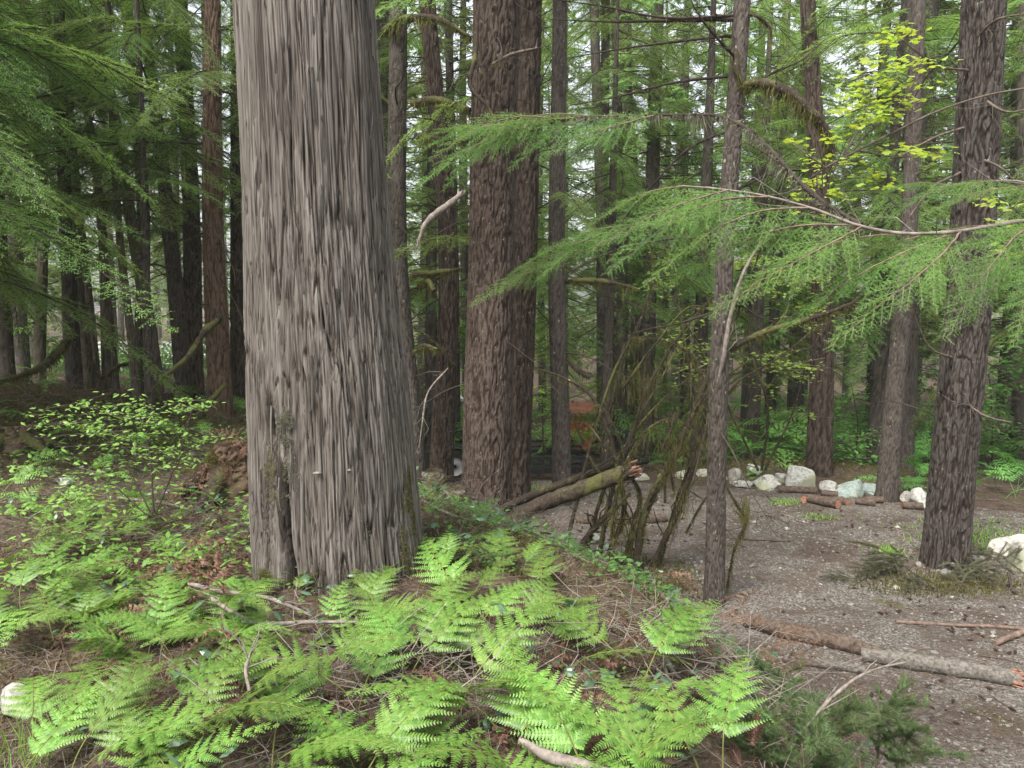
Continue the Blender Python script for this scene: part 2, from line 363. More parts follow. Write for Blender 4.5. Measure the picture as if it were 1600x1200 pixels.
def rock_mat(name, base, dark, green=0.0):
    m, t, out = newmat(name); v = coords(t); inf = N(t, 'ShaderNodeObjectInfo')
    n = noise(t, v, 3.2, 8, 0.72); n2 = noise(t, v, 26, 4, 0.7); n3 = noise(t, v, 1.3, 3)
    c = ramp(t, mth(t, 'ADD', mth(t, 'MULTIPLY', n, 0.6), mth(t, 'MULTIPLY', n2, 0.4)), [(0.36, dark), (0.52, base), (0.7, tuple(min(0.85, x*1.25) for x in base))])
    if green: c = mixc(t, mth(t, 'MULTIPLY', ss(t, n3, 0.5, 0.62), green), c, (0.17, 0.19, 0.06))
    h = N(t, 'ShaderNodeHueSaturation'); L(t, c, h.inputs['Color']); L(t, mth(t, 'ADD', mth(t, 'MULTIPLY', inf.outputs['Random'], 0.35), 0.82), h.inputs['Value'])
    p = N(t, 'ShaderNodeBsdfPrincipled', Roughness=0.85); L(t, h.outputs[0], p.inputs['Base Color'])
    b = N(t, 'ShaderNodeBump', Strength=0.7, Distance=0.012); L(t, n2, b.inputs['Height']); L(t, b.outputs[0], p.inputs['Normal'])
    L(t, p.outputs[0], out.inputs[0]); return m
M['rock'] = rock_mat('granite', (0.34, 0.335, 0.31), (0.11, 0.11, 0.095), 0.55)
M['rockwhite'] = rock_mat('white_granite', (0.35, 0.335, 0.30), (0.12, 0.105, 0.085), 0.5)
M['rockgreen'] = rock_mat('greenish_rock', (0.22, 0.26, 0.245), (0.09, 0.11, 0.10), 0.15)
M['pebble'] = rock_mat('pebbles', (0.215, 0.20, 0.182), (0.06, 0.052, 0.046), 0)

# ------------------------------------------------------------------ ground
def axis(segs):
    out = []
    for a, b, st in segs: out.append(np.arange(a, b, st))
    return np.concatenate(out+[[segs[-1][1]]])
xs = axis([(-260, -60, 20), (-60, -20, 2.5), (-20, -8, 0.4), (-8, 8, 0.055), (8, 20, 0.4), (20, 60, 2.5), (60, 260, 20)])
ys = axis([(-120, -20, 20), (-20, -2, 1.5), (-2, 1, 0.2), (1, 8, 0.05), (8, 14, 0.08), (14, 30, 0.3), (30, 80, 2), (80, 300, 20)])
X, Y = np.meshgrid(xs, ys); Z = H(X, Y)
V = np.stack([X, Y, Z], -1).reshape(-1, 3); GM = gravel_mask(X, Y)
nx = len(xs); ii, jj = np.meshgrid(np.arange(len(ys)-1), np.arange(nx-1), indexing='ij')
F = np.stack([ii*nx+jj, ii*nx+jj+1, (ii+1)*nx+jj+1, (ii+1)*nx+jj], -1).reshape(-1, 4)
gm = GM.ravel(); fg = gm[F].mean(1) > 0.5
for nm, sel in (('forest_floor', ~fg), ('gravel_ground', fg)):
    Fs = F[sel]; u, inv = np.unique(Fs, return_inverse=True)
    mb = MB(); mb.add(V[u], inv.reshape(Fs.shape), 0, gm[u])
    tag(link(nm, mb.mesh(nm, [M['ground']])), kind='structure')

# ------------------------------------------------------------------ trunks
def trunk(P, rad, sides, style, seed, mats, rings, flare=0.0, lobes=5, amp=1.0, name='trunk', extra=None, mesh_only=True):
    """P control points (local), rad control radii, rings = heights parameters 0..1 array"""
    P = np.asarray(P, float); rad = np.asarray(rad, float)
    k = np.linspace(0, 1, len(P)); zz = np.asarray(rings)
    # smooth interpolation along the control points
    base = smooth_path(P, 400); s = np.linspace(0, 1, 400)
    d = np.concatenate([[0], np.cumsum(np.linalg.norm(np.diff(P, axis=0), axis=1))]); kd = d/d[-1]
    C = np.stack([np.interp(zz, s, base[:, i]) for i in range(3)], 1)
    Rr = np.interp(zz, kd, rad); v = zz*d[-1]
    th = np.arange(sides)*2*PI/sides; TH, Vv = np.meshgrid(th, v); RR = np.repeat(Rr[:, None], sides, 1)
    if flare: 
        lob = 0.55+0.45*np.cos(lobes*TH+seed+1.2*np.sin(TH*2+seed))
        RR = RR*(1+flare*np.exp(-Vv/0.28)*lob)
    X_, Y_ = RR*np.cos(TH), RR*np.sin(TH)
    q = seed*3.7
    if style == 'cedar':
        dx = 0.012*pn(X_*3, Y_*3, Vv*0.5+q); tw = dx+0.003*pn(X_*8, Y_*8, Vv*3.0)
        a, b = X_+tw, Y_+tw*0.7
        n0 = pn(a*10, b*10, Vv*0.22+q+3); n1 = pn(a*26, b*26, Vv*0.30+q); n2 = pn(a*55+5, b*55, Vv*0.4+q); n3 = pn(a*105, b*105+7, Vv*1.2+q); n4 = pn(a*6, b*6, Vv*0.35+q)
        brk = pn(X_*14, Y_*14, Vv*1.5+q+9)
        f0 = (1-sst(0.0, 0.045, np.abs(n0)))*sst(-0.3, 0.0, brk); fis = (1-sst(0.0, 0.08, np.abs(n1)))*sst(-0.5, -0.1, brk+0.1)
        fis2 = (1-sst(0.0, 0.16, np.abs(n2)))*sst(-0.3, 0.1, pn(X_*20, Y_*20, Vv*5+q))
        dsp = -0.015*f0-0.011*fis-0.008*fis2+0.006*n2+0.005*n3+0.014*n4
        hh = np.clip(0.64-0.42*f0-0.38*fis-0.36*fis2+0.40*n3+0.22*n2+0.10*n4, 0, 1)
    elif style == 'fir':
        wx = 0.02*pn(X_*9, Y_*9, Vv*4+q)
        n1 = np.abs(pn((X_+wx)*23, (Y_+wx)*23, Vv*3.0+q)); n2 = np.abs(pn((X_-wx)*38+4, (Y_+wx)*38, Vv*6.5+q)); n3 = pn(X_*70, Y_*70, Vv*26+q)
        f1 = 1-sst(0.02, 0.20, n1); f2 = 1-sst(0.02, 0.18, n2)
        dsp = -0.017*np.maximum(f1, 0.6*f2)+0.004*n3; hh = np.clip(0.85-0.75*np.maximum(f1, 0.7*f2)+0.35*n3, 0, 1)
    else:
        n1 = np.abs(pn(X_*30, Y_*30, Vv*13+q)); n3 = pn(X_*75, Y_*75, Vv*45+q); f1 = 1-sst(0.0, 0.2, n1)
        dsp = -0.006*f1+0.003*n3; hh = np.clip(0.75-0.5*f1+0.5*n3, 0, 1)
    dsp = dsp*amp
    if extra is not None: dsp, hh = extra(TH, Vv, RR, dsp, hh)
    RR = RR+dsp
    RR = RR*(1+0.035*pn(np.cos(TH)*1.3, np.sin(TH)*1.3, Vv*0.8+q))
    VV = np.stack([C[:, 0, None]+RR*np.cos(TH), C[:, 1, None]+RR*np.sin(TH), np.repeat(C[:, 2, None], sides, 1)], -1)
    n = len(zz); i = np.arange(n-1)[:, None]*sides; j = np.arange(sides)[None]; j2 = (j+1) % sides
    Fq = np.stack([i+j, i+j2, i+sides+j2, i+sides+j], -1).reshape(-1, 4)
    mb = MB(); mb.add(VV.reshape(-1, 3), Fq, 0, hh.reshape(-1))
    mb.add(np.concatenate([VV[-1], [C[-1]]]), [[q_, (q_+1) % sides, sides] for q_ in range(sides)], 0)
    return mb.mesh(name, mats), C, Rr

# ------------------------------------------------------------------ conifer sprays
def spray(seed, Lm=1.2, nl=56, lmax=0.38, sub_sp=0.02, sub_len=0.075, nd_sp=0.004, nd_len=0.013, nd_w=0.0022, droop=0.18, wood=0.007, mats=None,
          bare=0.08, name='bough', ang=(68, 35), tiltz=0.22, shape=0.75, wood_twigs=True, needle_drop=0.25):
    rng = np.random.RandomState(seed); mb = MB()
    tt = np.linspace(0, 1, 24); bend = rng.uniform(-0.08, 0.08)
    main = np.stack([Lm*tt, bend*Lm*np.sin(tt*PI*1.3)+0.012*Lm*rng.normal(size=24).cumsum()*0.25, 0.05*Lm*np.sin(tt*PI)-droop*Lm*tt**2.2], 1)
    tube(mb, main, wood*(1-0.85*tt), 5, 0, caps=False)
    tl = np.linspace(bare, 0.985, nl)+rng.uniform(-0.3, 0.3, nl)/nl
    SB, SD, SL = [], [], []; wp, wd, wl = [], [], []
    for k, t_ in enumerate(tl):
        t_ = min(max(t_, 0.01), 0.99); side = 1 if k % 2 else -1
        p0 = np.array([np.interp(t_, tt, main[:, i]) for i in range(3)])
        a = R(ang[0]+(ang[1]-ang[0])*t_)+rng.normal(0, 0.12)
        ln = lmax*((1-t_)**shape*(0.45+0.55*min(1, t_*4)))*rng.uniform(0.55, 1.12)+0.03*Lm
        dz = -0.10-0.28*droop*3*t_+rng.normal(0, 0.10)
        dr = unit(np.array([math.cos(a), side*math.sin(a), dz]))
        ns = max(2, int(ln/sub_sp)); s = (np.arange(ns)+0.5)/ns*ln
        curve = rng.uniform(0.1, 0.5)
        pts = p0+dr*s[:, None]+np.array([0, 0, -1.0])*(curve*(s**2)/max(ln, .05))[:, None]*needle_drop*2+np.array([1.0, 0, 0])*(0.25*(s**2)/ln)[:, None]*0.5
        wp.append(p0); wd.append(pts[-1]-p0); wl.append(np.linalg.norm(pts[-1]-p0))
        for sg in (1, -1):
            nrm = np.array([-dr[1], dr[0], 0])*sg
            dd = unit(dr*math.cos(0.85)+nrm*math.sin(0.85)+np.stack([np.zeros(ns), np.zeros(ns), rng.normal(-0.12, tiltz, ns)], 1))
            l_ = sub_len*np.clip((1-s/ln)**0.6*(0.6+0.4*np.minimum(1, s/ln*5)), 0.2, 1)*rng.uniform(0.5, 1.2, ns)
            keep = rng.uniform(size=ns) > 0.06
            SB.append(pts[keep]); SD.append(dd[keep]); SL.append(l_[keep])
        SB.append(pts[:-1]); SD.append(unit(np.diff(pts, axis=0))); SL.append(np.full(ns-1, ln/ns*1.2))
    if wood_twigs: sticks(mb, wp, wd, np.array(wl), wood*0.28, 0)
    SB = np.concatenate(SB); SD = np.concatenate(SD); SL = np.concatenate(SL)
    nn = np.maximum(2, (SL/nd_sp).astype(int)); idx = np.repeat(np.arange(len(SB)), nn)
    off = np.arange(len(idx))-np.repeat(np.cumsum(nn)-nn, nn); fr = (off+0.5)/nn[idx]
    B = SB[idx]+SD[idx]*(SL[idx]*fr)[:, None]; D = SD[idx]
    side = np.where(off % 2 == 0, 1.0, -1.0)[:, None]
    S_ = unit(np.cross(D, np.array([0, 0, 1.0])+rng.normal(0, 0.25, (len(idx), 3))))*side
    nd = unit(D*0.75+S_*0.85+np.stack([0*off, 0*off, rng.normal(0, 0.18, len(idx))], 1))
    ln = nd_len*rng.uniform(0.7, 1.15, len(idx))*(1-0.5*fr)
    w_ = D*nd_w*0.5
    V_ = np.stack([B-w_, B+w_, B+nd*ln[:, None]], 1).reshape(-1, 3)
    mb.add(V_, np.arange(len(V_)).reshape(-1, 3), 1)
    return mb.mesh(name, mats, smooth=False)

def deadlimb(seed, Lm=1.0, droop=0.15, n=9, mats=None, wood=0.008, moss=0, name='dead_limb'):
    rng = np.random.RandomState(seed); mb = MB(); tt = np.linspace(0, 1, 14)
    up = rng.uniform(-0.25, 0.15)
    main = np.stack([Lm*tt, Lm*0.10*np.sin(tt*rng.uniform(2, 5)+seed)*tt, Lm*(up*tt-droop*tt**2)+0.02*Lm*np.sin(tt*9+seed)], 1)
    tube(mb, main, wood*(1-0.8*tt), 5, 0, caps=False)
    P_, D_, L_ = [], [], []
    for k in range(n):
        t_ = rng.uniform(0.2, 0.98); p0 = np.array([np.interp(t_, tt, main[:, i]) for i in range(3)])
        a = R(rng.uniform(25, 70))*rng.choice([-1, 1]); d = unit(np.array([math.cos(a), math.sin(a), rng.normal(-0.15, 0.3)]))
        l_ = Lm*rng.uniform(0.12, 0.42)*(1.1-t_*0.6); P_.append(p0); D_.append(d); L_.append(l_)
        for q in range(4):
            f = rng.uniform(0.3, 1); d2 = unit(d+rng.normal(0, 0.5, 3)); P_.append(p0+d*l_*f); D_.append(d2); L_.append(l_*rng.uniform(0.2, 0.5))
    sticks(mb, P_, D_, np.array(L_), np.array([wood*0.30]*len(P_)), 0, bend=0.06, rng=rng)
    if moss: fringe(mb, main, wood*1.2, int(130*moss*Lm), 0.05, 1, rng)
    return mb.mesh(name, mats)

def fringe(mb, P, r, n, ln, m, rng, up=0.15, wd=0.006, spread=1.0):
    """hanging moss: small blades round a path"""
    P = np.asarray(P, float); k = rng.uniform(0, len(P)-1.001, n); i = k.astype(int); f = (k-i)[:, None]
    r = np.broadcast_to(np.asarray(r, float), (len(P),)); T = unit(np.gradient(P, axis=0))
    B = P[i]*(1-f)+P[i+1]*f; a = rng.normal(-PI/2, 1.1*spread, n); A = unit(np.cross(T[i], np.array([0.01, 0.02, 1.0]))); U = np.cross(A, T[i])
    O = A*np.cos(a)[:, None]+U*np.sin(a)[:, None]
    B = B+O*(r[i]*0.8)[:, None]
    l_ = ln*rng.gamma(2.0, 0.45, n)[:, None]
    clump = np.clip(0.35+1.3*pn(B[:, 0]*9, B[:, 1]*9, B[:, 2]*9), 0.15, 1.6)[:, None]
    D = unit(O*0.35+np.array([0, 0, -1.0])+rng.normal(0, 0.25, (n, 3)))*l_*clump
    D = np.where(rng.uniform(size=(n, 1)) < up, O*ln*0.35, D)
    Wv = unit(rng.normal(size=(n, 3))); Wv = unit(Wv-D*0)*wd*rng.uniform(0.5, 1.3, (n, 1))
    V_ = np.stack([B-Wv, B+Wv, B+D], 1).reshape(-1, 3); mb.add(V_, np.arange(3*n).reshape(-1, 3), m)

woodneedle = [M['twigdark'], M['needles']]
LOD0 = [spray(11+i, 1.15, 32, 0.38, 0.024, 0.092, 0.0050, 0.0165, 0.0056, tiltz=0.30, needle_drop=0.15, ang=(56, 28), mats=[M['brownstick'], M['needlesnear']], name='near_bough') for i in range(3)]
LOD1 = [spray(31+i, 2.0, 48, 0.66, 0.036, 0.13, 0.010, 0.030, 0.010, droop=0.12+0.06*i, wood=0.012, mats=woodneedle, name='bough') for i in range(5)]
LOD1S = [spray(51+i, 1.2, 32, 0.44, 0.030, 0.11, 0.009, 0.027, 0.009, droop=0.2, wood=0.008, mats=woodneedle, name='short_bough') for i in range(3)]
CEDL = [spray(71+i, 1.2, 26, 0.32, 0.03, 0.07, 0.010, 0.018, 0.009, droop=0.35, wood=0.006, mats=[M['twigdark'], M['cedarleaf']], name='cedar_bough') for i in range(2)]
DEAD = [deadlimb(81+i, 1.0, 0.12+0.05*i, 10, [M['twigdark'], M['moss']]) for i in range(5)]
DEADM = [deadlimb(91+i, 1.0, 0.25, 7, [M['mossbark'], M['moss']], wood=0.014, moss=3, name='mossy_limb') for i in range(3)]

def place_boughs(root, C, Rr, base, rng, n, z0, z1, meshes, lenr, name='bough', az=None, azs=PI, pitch=(-25, 10), ref=2.0):
    """boughs as parts of a tree; heights z are local"""
    zc = C[:, 2]
    for k in range(n):
        z = z0+(z1-z0)*(k+rng.uniform(0, 1))/n
        c = np.array([np.interp(z, zc, C[:, i]) for i in range(3)]); r = np.interp(z, zc, Rr)
        a = rng.uniform(-PI, PI) if az is None else az+rng.uniform(-azs, azs)
        p = c+np.array([math.cos(a), math.sin(a), 0])*r*0.8
        sc = rng.uniform(*lenr)/ref
        o = link(name, meshes[rng.randint(len(meshes))], root, p, (rng.normal(0, 0.2), -R(rng.uniform(*pitch)), a), sc)

# far crowns: whole crown in one shared mesh
def crown_mesh(seed, h=16, z0=2.5, rmax=2.3, nb=110, mats=None, dens=1.0):
    rng = np.random.RandomState(seed); mb = MB(); B, D, Wd = [], [], []; wp, wd, wl = [], [], []
    for k in range(nb):
        f = (k+rng.uniform())/nb; z = z0+(h-z0)*f; a = rng.uniform(0, 2*PI)
        ln = rmax*(1-f*0.75)*rng.uniform(0.45, 1.15); dr = np.array([math.cos(a), math.sin(a), rng.uniform(-0.35, 0.1)])
        wp.append([0, 0, z]); wd.append(dr); wl.append(ln)
        ns = int(26*dens*ln/rmax)+6
        for j in range(ns):
            s = rng.uniform(0.15, 1.0)**0.8; p = np.array([0, 0, z])+dr*ln*s+np.array([0, 0, -0.22*ln*s*s])
            sg = rng.choice([-1, 1]); n_ = np.array([-dr[1], dr[0], 0])*sg
            d = unit(dr*rng.uniform(0.3, 1)+n_*rng.uniform(0.4, 1.1)+np.array([0, 0, rng.normal(-0.25, 0.2)]))
            B.append(p); D.append(d); Wd.append(0.42*(1.05-s)*rng.uniform(0.5, 1.2)*(0.5+0.5*ln/rmax)+0.08)
    B = np.array(B); D = np.array(D); W_ = np.array(Wd)
    # every twig a comb of small triangles
    kk = 9; idx = np.repeat(np.arange(len(B)), kk); off = np.tile(np.arange(kk), len(B)); fr = off/kk
    P = B[idx]+D[idx]*(W_[idx]*fr)[:, None]; side = np.where(off % 2 == 0, 1.0, -1.0)[:, None]
    S_ = unit(np.cross(D[idx], np.array([0, 0, 1.0])+rng.normal(0, 0.3, (len(idx), 3))))*side
    nd = unit(D[idx]*0.9+S_*0.8+rng.normal(0, 0.15, (len(idx), 3))); l_ = (0.15*(1-0.5*fr)*rng.uniform(0.6, 1.2, len(idx)))[:, None]
    V_ = np.stack([P-D[idx]*0.028, P+D[idx]*0.028, P+nd*l_], 1).reshape(-1, 3)
    mb.add(V_, np.arange(len(V_)).reshape(-1, 3), 1)
    sticks(mb, wp, wd, np.array(wl), 0.014, 0)
    return mb.mesh('crown', mats, smooth=False)
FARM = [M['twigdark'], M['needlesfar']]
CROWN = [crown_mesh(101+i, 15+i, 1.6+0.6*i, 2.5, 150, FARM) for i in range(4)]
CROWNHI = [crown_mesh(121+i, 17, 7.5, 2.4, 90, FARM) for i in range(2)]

# ------------------------------------------------------------------ the great cedar
def great_cedar():
    d = 4.25
    prof = [(960, 392, 672), (900, 394, 668), (860, 393, 663), (800, 390, 654), (700, 388, 645), (600, 386, 636), (500, 384, 623), (400, 383, 613), (300, 381, 604), (200, 377, 598), (100, 371, 591), (0, 366, 584)]
    P, rad = [], []
    for py, a, b in prof:
        A, B = at(a, py, d), at(b, py, d); c = (A+B)/2; P.append(c); rad.append((B[0]-A[0])/2*0.985)
    base = P[0].copy(); base[2] = H(base[0], base[1])
    P = [np.array([P[0][0], P[0][1], base[2]-0.25])]+P; rad = [rad[0]*1.04]+rad
    dirn = unit(P[-1]-P[-5]); 
    for q in (2, 5, 9): P.append(P[len(prof)]+dirn*q); rad.append(rad[len(prof)]*(1-0.045*q))
    P = np.array(P)-base; tot = np.concatenate([[0], np.cumsum(np.linalg.norm(np.diff(P, axis=0), axis=1))])
    top_vis = tot[len(prof)]+0.25
    rings = np.concatenate([np.arange(0, top_vis, 0.0095), np.arange(top_vis, tot[-1], 0.12)])/tot[-1]
    root = thing('cedar_tree', base, 'huge old cedar with grey stringy furrowed bark and a hollow scar near its foot', 'tree')
    zt = tot
    def extra(TH, Vv, RR, dsp, hh):
        # facing angle of the camera is -Y
        x = RR*np.cos(TH); fr = (np.sin(TH) < 0)
        zw = Vv-0.25+0.0
        # long hollow scar left of centre
        cx = -0.235+0.02*np.sin(Vv*7)+0.05*(Vv-1.0)
        wdt = 0.045+0.028*pn(Vv*6, 0.3, 1.2)+0*Vv
        ext = sst(0.42, 0.55, Vv)*(1-sst(1.30, 1.42, Vv))
        m1 = np.exp(-((x-cx)/(wdt*1.0))**2)*ext*fr
        cx2 = -0.155+0.035*(0.95-Vv); m2 = np.exp(-((x-cx2-0.012*pn(Vv*5, 2, 2))/0.026)**4)*sst(0.15, 0.35, Vv)*(1-sst(0.92, 1.08, Vv))*fr
        cx3 = -0.395+0*Vv; m3 = np.exp(-((x-cx3-0.01*pn(Vv*2, 1, 1))/0.013)**2)*sst(0.5, 0.8, Vv)*(1-sst(2.0, 2.4, Vv))*fr
        nn = pn(TH*60, Vv*40, 3.0)
        dsp = dsp-0.022*m1-0.06*m2*(1+0.3*nn)-0.035*m3+0.012*m1*nn
        cav = np.exp(-((x+0.235)/0.024)**2-((Vv-1.20)/0.07)**2)*fr
        dsp = dsp-0.08*cav
        hh = hh*(1-0.55*np.clip(m1, 0, 1))+0.25*np.clip(m1, 0, 1)*(0.5+nn); hh = hh*(1-0.95*np.clip(m2+m3+cav, 0, 1))  # low height also picks the painted shade colour in slit, groove and cavity
        # root flutes low down
        fl = np.exp(-Vv/0.35); dsp = dsp+0.05*fl*np.sin(TH*9+2.2*np.sin(TH*3))*0.6
        return dsp, np.clip(hh, 0, 1)
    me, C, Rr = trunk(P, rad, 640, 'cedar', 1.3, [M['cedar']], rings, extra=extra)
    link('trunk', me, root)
    rng = np.random.RandomState(5)
    def surf(px, py, inset=0.0):
        A = at(px, py, d)-base; z = A[2]; c = np.array([np.interp(z, C[:, 2], C[:, i]) for i in range(3)]); r = np.interp(z, C[:, 2], Rr)
        x = A[0]*(d-r*0.9)/d - c[0]; x = (at(px, py, d-r*0.8)-base)[0]-c[0]
        x = np.clip(x, -r*0.98, r*0.98); y = -math.sqrt(r*r-x*x)
        return np.array([c[0]+x, c[1]+y+inset, z]), np.array([x, y, 0])/r
    # moss on the foot: dense small blades on the bark
    def mosspatch(name, cpx, cpy, rx, ry, n, mat, ln=0.012, w=0.003):
        mb = MB(); B, O = [], []
        for _ in range(n):
            a = rng.uniform(0, 2*PI); q = rng.uniform()**0.6; px = cpx+rx*q*math.cos(a); py = cpy+ry*q*math.sin(a)
            if pn(px*0.06, py*0.05, 2.0) < -0.12: continue
            b, o = surf(px, py, -0.004); B.append(b); O.append(o)
        B = np.array(B); O = np.array(O); n = len(B)
        D = unit(O+np.array([0, 0, -0.5])+rng.normal(0, 0.5, (n, 3)))*ln*rng.uniform(0.4, 1.5, (n, 1)); Wv = unit(rng.normal(size=(n, 3)))*w
        V_ = np.stack([B-Wv, B+Wv, B+D], 1).reshape(-1, 3); mb.add(V_, np.arange(3*n).reshape(-1, 3), 0)
        o_ = link(name, mb.mesh(name, [mat]), root); o_['kind'] = 'stuff'; return o_
    mosspatch('moss', 510, 915, 90, 70, 16000, M['moss']); mosspatch('moss', 415, 905, 35, 55, 4500, M['moss'])
    mosspatch('moss', 632, 800, 14, 80, 2200, M['moss']); mosspatch('moss', 432, 715, 22, 45, 700, M['moss'])
    mosspatch('lichen_patch', 452, 645, 14, 28, 1500, M['lichen']); mosspatch('lichen_patch', 460, 700, 16, 50, 500, M['lichen'])
    mosspatch('lichen_patch', 560, 820, 90, 60, 500, M['lichen'], 0.006)
    # bracket fungi
    for px, py, s in ((503, 709, 0.024), (549, 708, 0.013)):
        b, o = surf(px, py, 0.0); mb = MB(); k = 12; th = np.linspace(0, PI, k)
        top = np.stack([np.cos(th)*s, -np.sin(th)*s*0.8, -0.001*np.ones(k)], 1); bot = top*np.array([0.55, 0.55, 1])+[0, 0, -s*0.45]
        V_ = np.concatenate([top, bot, [[0, 0, 0.004]], [[0, 0, -s*0.5]]]); F3 = []
        for q in range(k-1): F3 += [[q, q+1, 2*k], [k+q+1, k+q, 2*k+1], [q, k+q+1, q+1], [q, k+q, k+q+1]]
        V_[:k, 2] += 0.003*np.sin(np.arange(k)*2.2); mb.add(V_, F3, 0)
        link('bracket_fungus', mb.mesh('bracket_fungus', [M['palewood']]), root, b+np.array([0, -0.012, 0]))
    # loose bark strips peeling from the trunk
    for k in range(46):
        px = rng.uniform(400, 600); py = rng.uniform(20, 760); ln = rng.uniform(0.08, 0.3)
        b0, o0 = surf(px, py, -0.012); b1, o1 = surf(px+rng.normal(0, 3)+ln*14*rng.uniform(0, 1), py+ln*285, -0.010)
        mid = (b0+b1)/2+o0*rng.uniform(0.004, 0.014); mb = MB(); w2 = rng.uniform(0.002, 0.006)
        pts = smooth_path([b0, mid, b1], 7); side = unit(np.cross(o0, np.array([0, 0, 1.0])))
        V_ = np.concatenate([pts+side*w2, pts-side*w2, pts+side*w2*0.6+o0*-0.004, pts-side*w2*0.6+o0*-0.004]); n = 7
        Fq = [[i, i+1, n+i+1, n+i] for i in range(n-1)]+[[2*n+i+1, i+1, i, 2*n+i][::-1] for i in range(n-1)]+[[n+i, n+i+1, 3*n+i+1, 3*n+i] for i in range(n-1)]
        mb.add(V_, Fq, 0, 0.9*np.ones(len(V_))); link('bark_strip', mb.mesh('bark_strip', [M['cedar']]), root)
    return root
great_cedar()

